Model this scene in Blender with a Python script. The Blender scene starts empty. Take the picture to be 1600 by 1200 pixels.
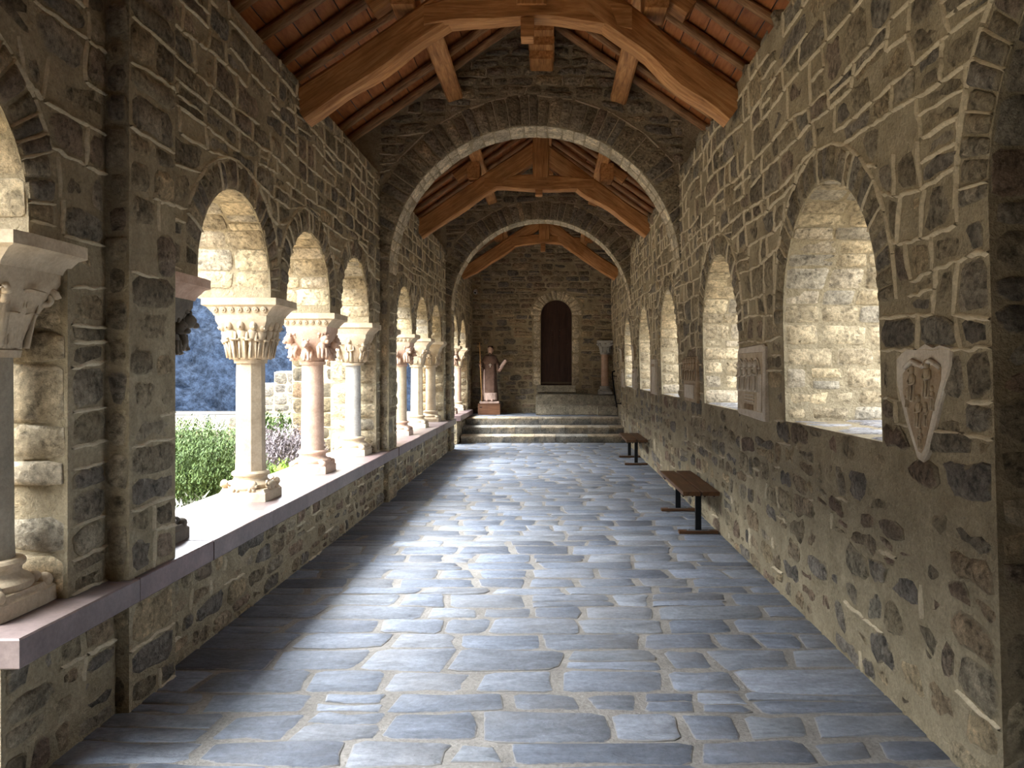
import bpy, math, random
from mathutils import Vector, Matrix, noise
R = random.Random(11)
sc = bpy.context.scene
COL = sc.collection
PI = math.pi

# ---------------------------------------------------------------- camera
EYE, FPX, VPX, VPY = 1.6, 1200.0, 862.0, 578.0
cam = bpy.data.cameras.new('camera')
cam.sensor_width = 36.0
cam.lens = FPX / 1600 * 36.0
cam.shift_x = -(VPX - 800) / 1600
cam.shift_y = -(600 - VPY) / 1600
cam.clip_start, cam.clip_end = 0.05, 2000
camo = bpy.data.objects.new('camera', cam)
camo.location = (0, 0, EYE)
camo.rotation_euler = (PI / 2, 0, 0)
COL.objects.link(camo)
sc.camera = camo

# ---------------------------------------------------------------- light
SUN_DIR = Vector((-0.25, -0.45, 1.0)).normalized()      # towards the sun
SUN_POWER, SKY_POWER = 1.9, 7.8
w = bpy.data.worlds.new('sky')
sc.world = w
w.use_nodes = True
nt = w.node_tree
bg = nt.nodes['Background']
sky = nt.nodes.new('ShaderNodeTexSky')
sky.sky_type = 'HOSEK_WILKIE'
sky.sun_direction = SUN_DIR
sky.turbidity = 5.0
sky.ground_albedo = 0.35
haze = nt.nodes.new('ShaderNodeHueSaturation')
haze.inputs['Saturation'].default_value = .6
nt.links.new(sky.outputs[0], haze.inputs['Color'])
nt.links.new(haze.outputs[0], bg.inputs[0])
bg.inputs[1].default_value = SKY_POWER
sun = bpy.data.lights.new('sun', 'SUN')
sun.energy = SUN_POWER
sun.angle = math.radians(0.55)
sun.color = (1.0, 0.93, 0.82)
suno = bpy.data.objects.new('sun', sun)
suno.rotation_euler = SUN_DIR.to_track_quat('Z', 'Y').to_euler()
suno.location = (-20, -20, 60)
COL.objects.link(suno)
def fill_light(name, loc, to, sx, sy, power, color):
    l = bpy.data.lights.new(name, 'AREA')
    l.shape, l.size, l.size_y, l.energy, l.color = 'RECTANGLE', sx, sy, power, color
    o = bpy.data.objects.new(name, l)
    o.location = loc
    o.rotation_euler = (Vector(to) - Vector(loc)).to_track_quat('-Z', 'Y').to_euler()
    COL.objects.link(o)
# added area lamps that brighten the gallery: garden side, and outside the right windows
FILL_L, FILL_R = 2800, 140
fill_light('fill_light_garden', (-7.6, 9.5, 6.75), (0, 9.5, 3.4), 27.0, 3.3, FILL_L, (.94, .97, 1.0))
fill_light('fill_light_terrace', (3.25, 9.5, 3.3), (1.95, 9.5, 1.5), 17.0, .9, FILL_R, (1.0, .96, .88))
sc.view_settings.view_transform = 'Standard'
sc.view_settings.look = 'None'
sc.view_settings.gamma = 1.0
sc.view_settings.use_curve_mapping = False
sc.view_settings.exposure = 2.35
sc.cycles.max_bounces = 16
sc.cycles.diffuse_bounces = 10
sc.cycles.sample_clamp_indirect = 8.0

# ---------------------------------------------------------------- numbers of the place (x right, y along the gallery, z up)
XL, XLP, XLO, XPIL, XSILL = -2.08, -2.03, -2.62, -1.97, -1.94
XRO = 2.45
def XR(z): return 1.64 - 0.027 * z
SILL, SILLB = 0.62, 0.505
WTOP = 3.97
RX, RZ, RS = -0.2, 5.9, 0.70                 # ridge x, board underside at ridge, slope
def roofz(x): return RZ - RS * abs(x - RX)
YB, YE = 20.0, -6.0                          # back wall, rear end wall
PIERS = [(3.58, 4.02), (9.28, 9.75), (15.05, 15.5)]
ACX, ACR = -0.205, 1.765                     # transverse arch centre and radius
ACZ = 2.785
TV = 0.37
ZS, ZC = 2.13, 2.2
OPEN = [dict(j0=.25, j1=3.3, arches=[(.95, .585), (2.47, .585)], low=0.0),  # first arch lies out of view, added to let light onto the near floor
        dict(j0=4.1, j1=9.1, arches=[(5.1, .585), (6.62, .585), (8.15, .585)], low=SILL),
        dict(j0=9.85, j1=14.8, arches=[(10.85, .575), (12.35, .575), (13.85, .575)], low=SILL),
        dict(j0=15.55, j1=18.95, arches=[(16.45, .575), (17.97, .575)], low=0.0)]
PARAPET = [(YE, .25), (2.83, 15.55), (16.45, YB)]
WIN = [4.5, 7.3, 10.43, 13.15, 15.95]
WHW, WB, WZ = .77, 1.25, 1.92
DOOR = (1.2, 2.78, 2.22)                     # y0, y1, springing of the arched recess on the right

# ---------------------------------------------------------------- materials
def srgb(r, g, b):
    f = lambda c: (c / 255 / 12.92) if c / 255 <= .04045 else ((c / 255 + .055) / 1.055) ** 2.4
    return (f(r), f(g), f(b), 1)

class Mat:
    def __init__(s, name, rough=.9, spec=.25):
        s.m = bpy.data.materials.new(name)
        s.m.use_nodes = True
        s.nt = s.m.node_tree
        s.b = s.nt.nodes['Principled BSDF']
        s.b.inputs['Roughness'].default_value = rough
        s.b.inputs['Specular IOR Level'].default_value = spec
        s.tc = s.nt.nodes.new('ShaderNodeTexCoord').outputs['Object']
    def link(s, a, b): s.nt.links.new(a, b)
    def n(s, t, **kw):
        x = s.nt.nodes.new(t)
        for k, v in kw.items(): setattr(x, k, v)
        return x
    def mapped(s, scale):
        m = s.n('ShaderNodeMapping')
        m.inputs['Scale'].default_value = scale
        s.link(s.tc, m.inputs[0])
        return m.outputs[0]
    def noise(s, scale, detail=6, rough=.6, vec=None, dist=0):
        x = s.n('ShaderNodeTexNoise')
        x.inputs['Scale'].default_value = scale
        x.inputs['Detail'].default_value = detail
        x.inputs['Roughness'].default_value = rough
        x.inputs['Distortion'].default_value = dist
        s.link(vec or s.tc, x.inputs['Vector'])
        return x.outputs['Fac']
    def ramp(s, fac, stops):
        x = s.n('ShaderNodeValToRGB')
        e = x.color_ramp.elements
        while len(e) < len(stops): e.new(.5)
        for i, (p, c) in enumerate(stops):
            e[i].position = p
            e[i].color = c if isinstance(c, tuple) else (c, c, c, 1)
        s.link(fac, x.inputs[0])
        return x.outputs[0]
    def mix(s, fac, a, b, mode='MIX'):
        x = s.n('ShaderNodeMix', data_type='RGBA', blend_type=mode)
        for sock, v in ((x.inputs['Factor'], fac), (x.inputs['A'], a), (x.inputs['B'], b)):
            if hasattr(v, 'is_linked'): s.link(v, sock)
            else: sock.default_value = v
        return x.outputs['Result']
    def math(s, op, a, b):
        x = s.n('ShaderNodeMath', operation=op)
        for i, v in enumerate((a, b)):
            if hasattr(v, 'is_linked'): s.link(v, x.inputs[i])
            else: x.inputs[i].default_value = v
        return x.outputs[0]
    def attr(s):
        return s.n('ShaderNodeAttribute', attribute_name='col').outputs['Color']
    def color(s, c):
        if hasattr(c, 'is_linked'): s.link(c, s.b.inputs['Base Color'])
        else: s.b.inputs['Base Color'].default_value = c
    def bump(s, h, strength=.6, dist=.02):
        x = s.n('ShaderNodeBump')
        x.inputs['Strength'].default_value = strength
        x.inputs['Distance'].default_value = dist
        s.link(h, x.inputs['Height'])
        s.link(x.outputs[0], s.b.inputs['Normal'])

MORT = (.43, .345, .215, 1)
def rock_mat(name, mortar_amount=.5, bump=.9, dist=.03, rough=.92, edge=.9, mort=MORT):
    m = Mat(name, rough)
    big = m.noise(5.5, 9, .68)
    fine = m.noise(38, 9, .72)
    grit = m.noise(170, 4, .7)
    at = m.n('ShaderNodeAttribute', attribute_name='col')
    c = m.mix(1.0, at.outputs['Color'], m.ramp(big, [(.3, .55), (.5, .95), (.7, 1.45)]), 'MULTIPLY')
    c = m.mix(.9, c, m.ramp(fine, [(.32, .5), (.5, 1.0), (.7, 1.5)]), 'MULTIPLY')
    c = m.mix(.6, c, m.ramp(grit, [(.35, .7), (.65, 1.3)]), 'MULTIPLY')
    pits = m.ramp(m.noise(19, 10, .75, None, .4), [(.34, .38), (.47, 1.0)])
    c = m.mix(.85, c, pits, 'MULTIPLY')
    mc = m.mix(.8, mort, m.ramp(fine, [(.3, .7), (.7, 1.25)]), 'MULTIPLY')
    # mortar left on the stone's edges by the mason, ragged
    e = m.math('ADD', at.outputs['Alpha'], m.math('MULTIPLY', m.math('SUBTRACT', m.noise(13, 8, .7), .5), 1.9))
    em = m.math('MULTIPLY', m.ramp(e, [(.02, 1.0), (.26, 0.0)]), edge)
    mask = m.ramp(m.noise(2.6, 7, .65), [(.54, 0.0), (.70, 1.0)])
    c = m.mix(m.math('MAXIMUM', em, m.math('MULTIPLY', mask, mortar_amount)), c, mc)
    m.color(c)
    crag = m.n('ShaderNodeTexVoronoi', feature='F1')
    crag.inputs['Scale'].default_value = 14
    m.link(m.mapped((1, 1, 1.9)), crag.inputs['Vector'])
    h = m.math('ADD', m.math('MULTIPLY', big, 1.5), m.math('MULTIPLY', fine, .75))
    h = m.math('ADD', h, m.math('MULTIPLY', crag.outputs['Distance'], .4))
    h = m.math('ADD', h, m.math('MULTIPLY', grit, .12))
    h = m.math('ADD', h, m.math('MULTIPLY', pits, .35))
    m.bump(h, bump, dist)
    return m.m
def mortar_mat(name, a, b, bump=.7, dist=.03):
    m = Mat(name, .95)
    n1 = m.noise(4, 8, .65)
    n2 = m.noise(55, 6, .7)
    c = m.ramp(n1, [(.3, a), (.65, b)])
    c = m.mix(.7, c, m.ramp(n2, [(.3, .65), (.7, 1.3)]), 'MULTIPLY')
    m.color(c)
    m.bump(m.math('ADD', m.math('MULTIPLY', n1, 1.6), m.math('MULTIPLY', n2, .5)), bump, dist)
    return m.m
def plain_stone(name, a, b, scale=7, bump=.35, rough=.75, use_attr=False):
    m = Mat(name, rough)
    n1 = m.noise(scale, 8, .6)
    n2 = m.noise(scale * 9, 6, .7)
    c = m.ramp(n1, [(.3, a), (.7, b)])
    if use_attr: c = m.mix(1.0, m.attr(), m.ramp(n1, [(.25, .7), (.75, 1.25)]), 'MULTIPLY')
    c = m.mix(.5, c, m.ramp(n2, [(.35, .7), (.65, 1.2)]), 'MULTIPLY')
    m.color(c)
    m.bump(m.math('ADD', n1, m.math('MULTIPLY', n2, .5)), bump, .012)
    return m.m
def wood_mat(name, a, b, c2, rough=.6, gscale=(1.2, 14, 14), bump=.4):
    m = Mat(name, rough, .3)
    v = m.mapped(gscale)
    g = m.noise(2.2, 8, .65, v, .6)
    n2 = m.noise(2.5, 4, .6)
    c = m.ramp(g, [(.28, a), (.52, b), (.75, c2)])
    c = m.mix(.6, c, m.ramp(n2, [(.3, .6), (.7, 1.3)]), 'MULTIPLY')
    m.color(c)
    m.bump(g, bump, .012)
    return m.m
def flat_mat(name, c, rough=.5, metal=0.0, spec=.4):
    m = Mat(name, rough, spec)
    n1 = m.noise(30, 4)
    m.color(m.mix(.5, c, m.ramp(n1, [(.3, .75), (.7, 1.2)]), 'MULTIPLY'))
    m.b.inputs['Metallic'].default_value = metal
    return m.m

M = {}
M['rubble'] = rock_mat('rubble_stone', .18, 1.0, .05)
M['outdoor'] = rock_mat('outdoor_stone', .1, .9, .025, .92, .7, (.17, .135, .085, 1))
M['dressed'] = rock_mat('dressed_stone', .12, .9, .025, .92, .6, (.55, .46, .32, 1))
M['mortar'] = mortar_mat('lime_mortar', (.31, .245, .145, 1), (.48, .39, .245, 1), 1.0, .045)
M['joint'] = mortar_mat('pointing', (.48, .39, .25, 1), (.61, .505, .335, 1), .7, .02)
M['grout'] = mortar_mat('floor_grout', (.20, .185, .165, 1), (.30, .28, .25, 1), .9, .02)
def slate_mat():
    m = Mat('blue_slate', .6, .28)
    v = m.mapped((1.0, 3.0, 3))
    n1 = m.noise(3.2, 10, .7, v, 1.0)
    n2 = m.noise(30, 9, .72)
    at = m.n('ShaderNodeAttribute', attribute_name='col')
    c = m.mix(1.0, at.outputs['Color'], m.ramp(n1, [(.3, .62), (.5, 1.0), (.7, 1.4)]), 'MULTIPLY')
    c = m.mix(.7, c, m.ramp(n2, [(.32, .62), (.68, 1.3)]), 'MULTIPLY')
    dust = m.ramp(m.noise(1.3, 6, .6), [(.48, 0.0), (.7, .38)])
    e = m.math('ADD', at.outputs['Alpha'], m.math('MULTIPLY', m.math('SUBTRACT', m.noise(16, 8, .7), .5), 1.7))
    em = m.ramp(e, [(.12, .9), (.34, 0.0)])
    c = m.mix(m.math('MAXIMUM', em, dust), c, (.255, .242, .225, 1))
    m.color(c)
    m.link(m.ramp(n1, [(.3, .52), (.7, .75)]), m.b.inputs['Roughness'])
    m.bump(m.math('ADD', m.math('MULTIPLY', n1, 1.2), m.math('MULTIPLY', n2, .35)), .75, .02)
    return m.m
M['slate'] = slate_mat()
M['step'] = rock_mat('worn_step_stone', .35, .5, .015, .8)
M['timber'] = wood_mat('chestnut_beam', (.22, .085, .024, 1), (.47, .215, .072, 1), (.66, .37, .145, 1), .6)
M['pole'] = wood_mat('rough_pole', (.12, .058, .024, 1), (.33, .175, .078, 1), (.56, .35, .175, 1), .75, (1.6, 18, 18), .7)
M['board'] = wood_mat('roof_board', (.20, .062, .017, 1), (.36, .125, .036, 1), (.46, .19, .06, 1), .6, (1.5, 10, 10), .2)
M['roofing'] = flat_mat('roof_slate', (.12, .12, .13, 1), .7)
M['marble'] = plain_stone('cream_marble', (.38, .29, .185, 1), (.55, .44, .30, 1))
M['pinkm'] = plain_stone('pink_marble', (.42, .265, .18, 1), (.60, .42, .31, 1))
M['greym'] = plain_stone('grey_marble', (.30, .285, .25, 1), (.50, .47, .41, 1))
M['sill'] = plain_stone('rosy_coping', (.44, .34, .33, 1), (.60, .50, .49, 1), 5, .15, .4, True)
M['brownm'] = plain_stone('brown_marble', (.22, .18, .125, 1), (.36, .305, .22, 1))
M['darkstone'] = plain_stone('dark_stone', (.10, .085, .065, 1), (.19, .16, .12, 1))
M['relief'] = plain_stone('relief_marble', (.45, .37, .27, 1), (.66, .58, .46, 1), 9)
M['stain'] = plain_stone('stained_relief', (.25, .165, .09, 1), (.45, .34, .22, 1), 14)
M['tan'] = plain_stone('tan_relief', (.33, .245, .15, 1), (.56, .45, .31, 1), 12)
M['benchwood'] = wood_mat('bench_plank', (.05, .022, .009, 1), (.10, .046, .018, 1), (.15, .075, .032, 1), .5)
M['steel'] = flat_mat('black_steel', (.012, .012, .013, 1), .45, .6)
M['galv'] = flat_mat('grey_steel', (.20, .20, .20, 1), .5, .6)
M['door'] = wood_mat('dark_door', (.018, .007, .004, 1), (.040, .016, .009, 1), (.065, .027, .014, 1), .55, (12, 12, 1.2))
M['doorline'] = flat_mat('door_iron', (.09, .06, .035, 1), .5, .3)
M['box'] = wood_mat('pedestal_wood', (.065, .026, .011, 1), (.115, .048, .02, 1), (.155, .07, .03, 1), .5)
M['robe'] = plain_stone('brown_robe', (.085, .048, .032, 1), (.165, .095, .065, 1), 8, .5, .8)
M['robelight'] = plain_stone('pale_robe', (.33, .22, .17, 1), (.50, .36, .29, 1), 9, .5, .8)
M['skin'] = plain_stone('painted_skin', (.38, .235, .17, 1), (.54, .36, .28, 1), 12, .3, .7)
M['hair'] = flat_mat('painted_hair', (.06, .035, .022, 1), .8)
M['staff'] = wood_mat('staff_wood', (.22, .11, .035, 1), (.40, .22, .08, 1), (.52, .32, .13, 1), .5)
M['white'] = flat_mat('white_plastic', (.62, .6, .56, 1), .4)
M['black'] = flat_mat('black_glass', (.01, .01, .012, 1), .1)
M['grass'] = plain_stone('lawn', (.10, .17, .03, 1), (.24, .34, .08, 1), 30, .6, .9)
M['earth'] = plain_stone('pale_earth', (.26, .21, .14, 1), (.38, .32, .23, 1), 6, .6, .95)
M['leaf'] = plain_stone('rosemary_leaf', (.030, .060, .010, 1), (.085, .125, .034, 1), 9, .2, .7)
M['leaflime'] = plain_stone('lime_leaf', (.09, .17, .012, 1), (.17, .26, .03, 1), 9, .2, .7)
M['leafgrey'] = plain_stone('silver_leaf', (.20, .21, .175, 1), (.32, .33, .28, 1), 9, .2, .8)
M['leafpurple'] = plain_stone('mauve_leaf', (.085, .07, .07, 1), (.20, .17, .18, 1), 9, .2, .8)
M['twig'] = flat_mat('twig', (.12, .08, .05, 1), .9)
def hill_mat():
    m = Mat('haze_blue_mountain', .95, .1)
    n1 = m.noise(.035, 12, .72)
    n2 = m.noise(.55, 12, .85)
    c = m.ramp(n1, [(.35, (.029, .045, .074, 1)), (.52, (.044, .062, .096, 1)), (.68, (.066, .083, .113, 1))])  # aerial haze is put into the slope's colour as blue
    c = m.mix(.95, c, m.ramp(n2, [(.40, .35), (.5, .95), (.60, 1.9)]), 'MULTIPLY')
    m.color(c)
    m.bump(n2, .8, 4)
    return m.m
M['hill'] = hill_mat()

# ---------------------------------------------------------------- mesh building
class MB:
    def __init__(s): s.v, s.f, s.c = [], [], []
    def add(s, v, f, c=None):
        o = len(s.v)
        s.v += [tuple(p) for p in v]
        s.f += [tuple(i + o for i in q) for q in f]
        s.c += c if isinstance(c, list) else [c or (.5, .5, .5)] * len(v)
    def quad(s, a, b, c, d): s.add([a, b, c, d], [(0, 1, 2, 3)])
    def box(s, x0, x1, y0, y1, z0, z1, ch=0.0, c=None):
        if ch <= 0:
            s.add([(x0, y0, z0), (x1, y0, z0), (x1, y1, z0), (x0, y1, z0), (x0, y0, z1), (x1, y0, z1), (x1, y1, z1), (x0, y1, z1)],
                  [(0, 3, 2, 1), (4, 5, 6, 7), (0, 1, 5, 4), (1, 2, 6, 5), (2, 3, 7, 6), (3, 0, 4, 7)], c)
        else:
            rings = []
            for z, e in ((z0, ch), (z0 + ch, 0), (z1 - ch, 0), (z1, ch)):
                rings.append([(x0 + e, y0 + e, z), (x1 - e, y0 + e, z), (x1 - e, y1 - e, z), (x0 + e, y1 - e, z)])
            s.loft(rings, c=c)
    def loft(s, rings, cap=True, closed=True, c=None):
        n = len(rings[0])
        v = [p for r in rings for p in r]
        f = []
        for i in range(len(rings) - 1):
            for j in range(n if closed else n - 1):
                k = (j + 1) % n
                f.append((i * n + j, i * n + k, (i + 1) * n + k, (i + 1) * n + j))
        if cap:
            f.append(tuple(reversed(range(n))))
            f.append(tuple((len(rings) - 1) * n + j for j in range(n)))
        s.add(v, f, c)
    def lathe(s, prof, x=0, y=0, n=20, c=None):
        s.loft([[(x + r * math.cos(2 * PI * j / n), y + r * math.sin(2 * PI * j / n), z) for j in range(n)] for r, z in prof], c=c)
    def tube(s, pts, rad, n=8, c=None):
        pts = [Vector(p) for p in pts]
        if not hasattr(rad, '__len__'): rad = [rad] * len(pts)
        rings, ref = [], None
        for i, p in enumerate(pts):
            t = (pts[min(i + 1, len(pts) - 1)] - pts[max(i - 1, 0)]).normalized()
            if ref is None: ref = Vector((0, 0, 1)) if abs(t.z) < .9 else Vector((1, 0, 0))
            a = (ref - t * ref.dot(t)).normalized()
            b = t.cross(a)
            ref = a
            rings.append([p + (a * math.cos(2 * PI * j / n) + b * math.sin(2 * PI * j / n)) * rad[i] for j in range(n)])
        s.loft(rings, c=c)
    def ball(s, ctr, rx, ry=None, rz=None, n=10, m=7, rot=None, c=None):
        ry = rx if ry is None else ry
        rz = rx if rz is None else rz
        rings = []
        for i in range(m + 1):
            t = PI * (i / m) * .96 + PI * .02
            rings.append([Vector((rx * math.sin(t) * math.cos(2 * PI * j / n), ry * math.sin(t) * math.sin(2 * PI * j / n), -rz * math.cos(t))) for j in range(n)])
        if rot: rings = [[rot @ p for p in r] for r in rings]
        C = Vector(ctr)
        s.loft([[p + C for p in r] for r in rings], c=c)
    def mesh(s, name, smooth=None, colors=False):
        me = bpy.data.meshes.new(name)
        me.from_pydata(s.v, [], s.f)
        if colors:
            a = me.color_attributes.new('col', 'FLOAT_COLOR', 'POINT')
            flat = []
            for c in s.c: flat += [c[0], c[1], c[2], c[3] if len(c) > 3 else 1.0]
            a.data.foreach_set('color', flat)
        if smooth is True: me.shade_smooth()
        elif smooth: me.shade_smooth(); me.set_sharp_from_angle(angle=math.radians(smooth))
        return me

def tag(o, label=None, cat=None, group=None, kind=None):
    if label: o['label'] = label
    if cat: o['category'] = cat
    if group: o['group'] = group
    if kind: o['kind'] = kind
    return o
def empty(name, loc=(0, 0, 0), rz=0):
    o = bpy.data.objects.new(name, None)
    o.location = loc
    o.rotation_euler = (0, 0, rz)
    o.empty_display_size = .2
    COL.objects.link(o)
    return o
def put(name, me, mat, parent=None, matrix=None):
    o = bpy.data.objects.new(name, me)
    if not me.materials: me.materials.append(mat)
    if matrix is not None: o.matrix_world = matrix
    if parent: o.parent = parent
    COL.objects.link(o)
    return o
def build(mb, name, mat, parent=None, smooth=None, colors=False, matrix=None):
    return put(name, mb.mesh(name, smooth, colors), mat, parent, matrix)

# ---------------------------------------------------------------- masonry
BROWN = [(.33, .262, .16), (.28, .222, .138), (.38, .302, .185), (.25, .20, .128), (.275, .235, .17), (.25, .21, .155), (.42, .32, .185), (.30, .225, .15), (.36, .295, .195), (.31, .255, .175)]
RUSTY = BROWN + [(.26, .18, .12), (.215, .185, .145), (.28, .20, .13), (.24, .205, .16), (.37, .27, .16), (.33, .25, .155)]
BROWN = [tuple(x * 1.16 for x in c_) for c_ in BROWN]
RUSTY = [tuple(x * 1.16 for x in c_) for c_ in RUSTY]
OCHRE = [(.52, .41, .25), (.48, .38, .235), (.56, .45, .28), (.43, .34, .21), (.50, .41, .28), (.44, .375, .27), (.54, .42, .25)]
GARDEN = [(.13, .10, .055), (.11, .085, .05), (.145, .115, .066), (.10, .083, .055), (.14, .092, .053)]
PALE = [(.15, .13, .10), (.125, .11, .09), (.17, .15, .12)]
CREAM = [(.66, .55, .37), (.60, .50, .34), (.70, .59, .41), (.55, .46, .32)]
SLATE = [(.180, .202, .242), (.200, .222, .262), (.220, .240, .275), (.158, .178, .215), (.185, .202, .232), (.230, .248, .275), (.198, .208, .228), (.140, .155, .185)]

def wob(k, u, amp): return amp * noise.noise(Vector((u * 1.6, k * 7.31, .37)))
def courses(u0, u1, v0, v1, rh, wr, rng, inhole=None, push=None, amp=.3, split=.15, tilt=.02, seed=0, step=.03):
    bounds = [v0]
    while bounds[-1] < v1 - 1e-6:
        b = bounds[-1] + rh * rng.uniform(.72, 1.32)
        if v1 - b < rh * .5: b = v1
        bounds.append(min(b, v1))
    out = []
    nb = len(bounds) - 1
    for k in range(nb):
        a, b = bounds[k], bounds[k + 1]
        vm = .5 * (a + b)
        ya = lambda u: a + (0 if k == 0 else wob(k + seed, u, amp * rh))
        yb = lambda u: b + (0 if k == nb - 1 else wob(k + 1 + seed, u, amp * rh))
        runs = [(u0, u1)]
        if inhole:
            runs, cur, N = [], None, max(2, int((u1 - u0) / step))
            for i in range(N + 1):
                u = u0 + (u1 - u0) * i / N
                free = not inhole(u, vm)
                if free and cur is None: cur = u
                if cur is not None and (not free or i == N):
                    if u - cur > .05: runs.append((cur, u))
                    cur = None
        for r0, r1 in runs:
            cuts = [r0]
            while True:
                wd = rng.uniform(*wr)
                if rng.random() < .12: wd *= 1.5
                if r1 - cuts[-1] - wd < wr[0] * .8: break
                cuts.append(cuts[-1] + wd)
            cuts.append(r1)
            tl = [0] + [rng.uniform(-tilt, tilt) for _ in cuts[1:-1]] + [0]
            for i in range(len(cuts) - 1):
                A, B = cuts[i], cuts[i + 1]
                q = [(A - tl[i], ya(A)), (B - tl[i + 1], ya(B)), (B + tl[i + 1], yb(B)), (A + tl[i], yb(A))]
                qs = [q]
                if rng.random() < split and (b - a) > .11:
                    t = rng.uniform(.4, .6)
                    l = tuple(q[0][j] + (q[3][j] - q[0][j]) * t for j in (0, 1))
                    r = tuple(q[1][j] + (q[2][j] - q[1][j]) * t for j in (0, 1))
                    qs = [[q[0], q[1], r, l], [l, r, q[2], q[3]]]
                for q in qs:
                    if push: q = [push(*p) for p in q]
                    ar = .5 * abs((q[2][0] - q[0][0]) * (q[3][1] - q[1][1]) - (q[3][0] - q[1][0]) * (q[2][1] - q[0][1]))
                    if ar > .003: out.append(q)
    return out

class Masonry:
    """stones of one wall: the ones that show largest become parts, the rest one joined part"""
    def __init__(s, owner, rng, mat, piece='stone'):
        s.owner, s.rng, s.mat, s.piece = owner, rng, mat, piece
        s.stones, s.joint = [], MB()
    def stone(s, quad, P, pal, gap=.016, h=.018, hv=.012, corner=(.12, .3), jit=.006, mat=None, bev=.024):
        r = s.rng
        cx = sum(p[0] for p in quad) / len(quad)
        cy = sum(p[1] for p in quad) / len(quad)
        q = []
        for x, y in quad:
            d = math.hypot(cx - x, cy - y) or 1
            k = min(.42, gap * .75 / d)
            q.append((x + (cx - x) * k, y + (cy - y) * k))
        n = len(q)
        ring = []
        big = max(abs(p[0] - cx) for p in q) > .13
        def mid(p, o):
            t = r.uniform(.4, .6)
            return (p[0] + (o[0] - p[0]) * t + r.uniform(-jit, jit) * 1.6, p[1] + (o[1] - p[1]) * t + r.uniform(-jit, jit) * 1.6)
        for i in range(n):
            p, a, b = q[i], q[i - 1], q[(i + 1) % n]
            if big and i: ring.append(mid(q[i - 1], p))
            for o in (a, b):
                L = math.hypot(o[0] - p[0], o[1] - p[1])
                t = min(r.uniform(*corner), .06 / (L + 1e-6))
                ring.append((p[0] + (o[0] - p[0]) * t + r.uniform(-jit, jit), p[1] + (o[1] - p[1]) * t + r.uniform(-jit, jit)))
        m = len(ring)
        H = h + r.uniform(-hv, hv)
        sx, sy = r.uniform(-.5, .5) * hv, r.uniform(-.5, .5) * hv
        size = max(abs(p[0] - cx) + abs(p[1] - cy) for p in ring) + 1e-6
        def top(p, k, e):
            d = math.hypot(p[0] - cx, p[1] - cy) + 1e-6
            f = max(.35, 1 - k / d)
            x, y = cx + (p[0] - cx) * f, cy + (p[1] - cy) * f
            return (x, y, H - e + sx * (p[0] - cx) / size + sy * (p[1] - cy) / size + r.uniform(-.3, .3) * hv)
        pts = [P(p[0], p[1], -.03) for p in ring]
        pts += [P(*top(p, bev * .2, min(bev * .5, h + .012))) for p in ring]
        pts += [P(*top(p, bev * 1.3, 0)) for p in ring]
        pts.append(P(cx, cy, H + r.uniform(0, .6) * hv))
        e = 1e-3
        o = Vector(P(cx, cy, 0))
        flip = ((Vector(P(cx + e, cy, 0)) - o).cross(Vector(P(cx, cy + e, 0)) - o)).dot(Vector(P(cx, cy, e)) - o) < 0
        area2 = sum(ring[i][0] * ring[(i + 1) % m][1] - ring[(i + 1) % m][0] * ring[i][1] for i in range(m))
        if area2 < 0: flip = not flip
        f = []
        for k in (0, m):
            for j in range(m):
                jj = (j + 1) % m
                f.append((k + j, k + jj, k + m + jj, k + m + j))
        for j in range(m): f.append((2 * m + j, 2 * m + (j + 1) % m, 3 * m))
        if flip: f = [tuple(reversed(t)) for t in f]
        base = r.choice(pal)
        g = r.uniform(.82, 1.2)
        col = tuple(min(.9, x * g) for x in base)
        N = (Vector(P(cx, cy, e)) - o).normalized()
        score = 0
        d = o - Vector((0, 0, EYE))
        if d.y > .3:
            px, py = VPX + d.x / d.y * FPX, VPY - d.z / d.y * FPX
            if -25 < px < 1625 and -25 < py < 1225:
                score = max(0.0, -N.dot(d.normalized())) * abs(area2) * .5 / (d.y ** 2)
        s.stones.append((score, pts, f, [col + (al,) for al in [0.0] * m + [0.0] * m + [.55] * m + [1.0]], mat or s.mat))
    def ribbon(s, a, b, P, wd=.0105, h=.016, n=5, jit=.008):
        r = s.rng
        wd *= r.uniform(.75, 1.2)
        k0, k1 = r.uniform(0, .05), r.uniform(.95, 1.0)
        a, b = tuple(a[i] + (b[i] - a[i]) * k0 for i in (0, 1)), tuple(a[i] + (b[i] - a[i]) * k1 for i in (0, 1))
        L = math.hypot(b[0] - a[0], b[1] - a[1])
        if L < .05: return
        nx, ny = -(b[1] - a[1]) / L, (b[0] - a[0]) / L
        v = []
        for i in range(n + 1):
            t = i / n
            o = r.uniform(-jit, jit) if 0 < i < n else 0
            x, y = a[0] + (b[0] - a[0]) * t + nx * o, a[1] + (b[1] - a[1]) * t + ny * o
            ww = wd * r.uniform(.85, 1.15) * (.75 if i in (0, n) else 1)
            hh = h + r.uniform(-.004, .004) - (.003 if i in (0, n) else 0)
            v += [P(x - nx * ww, y - ny * ww, hh - .017), P(x, y, hh), P(x + nx * ww, y + ny * ww, hh - .017)]
        f = []
        for i in range(n):
            for j in (0, 1): f.append((3 * i + j, 3 * i + 3 + j, 3 * i + 4 + j, 3 * i + 1 + j))
        s.joint.add(v, f)
    def lay(s, quads, P, pal, joints=0.0, edges=(), **kw):
        for q in quads:
            s.stone(q, P, pal, **kw)
            if joints and s.rng.random() < joints: s.ribbon(q[0], q[1], P)
            if joints and s.rng.random() < joints * .8 and not any(abs(q[0][0] - e) < .04 for e in edges): s.ribbon(q[0], q[3], P, n=3)
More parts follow.
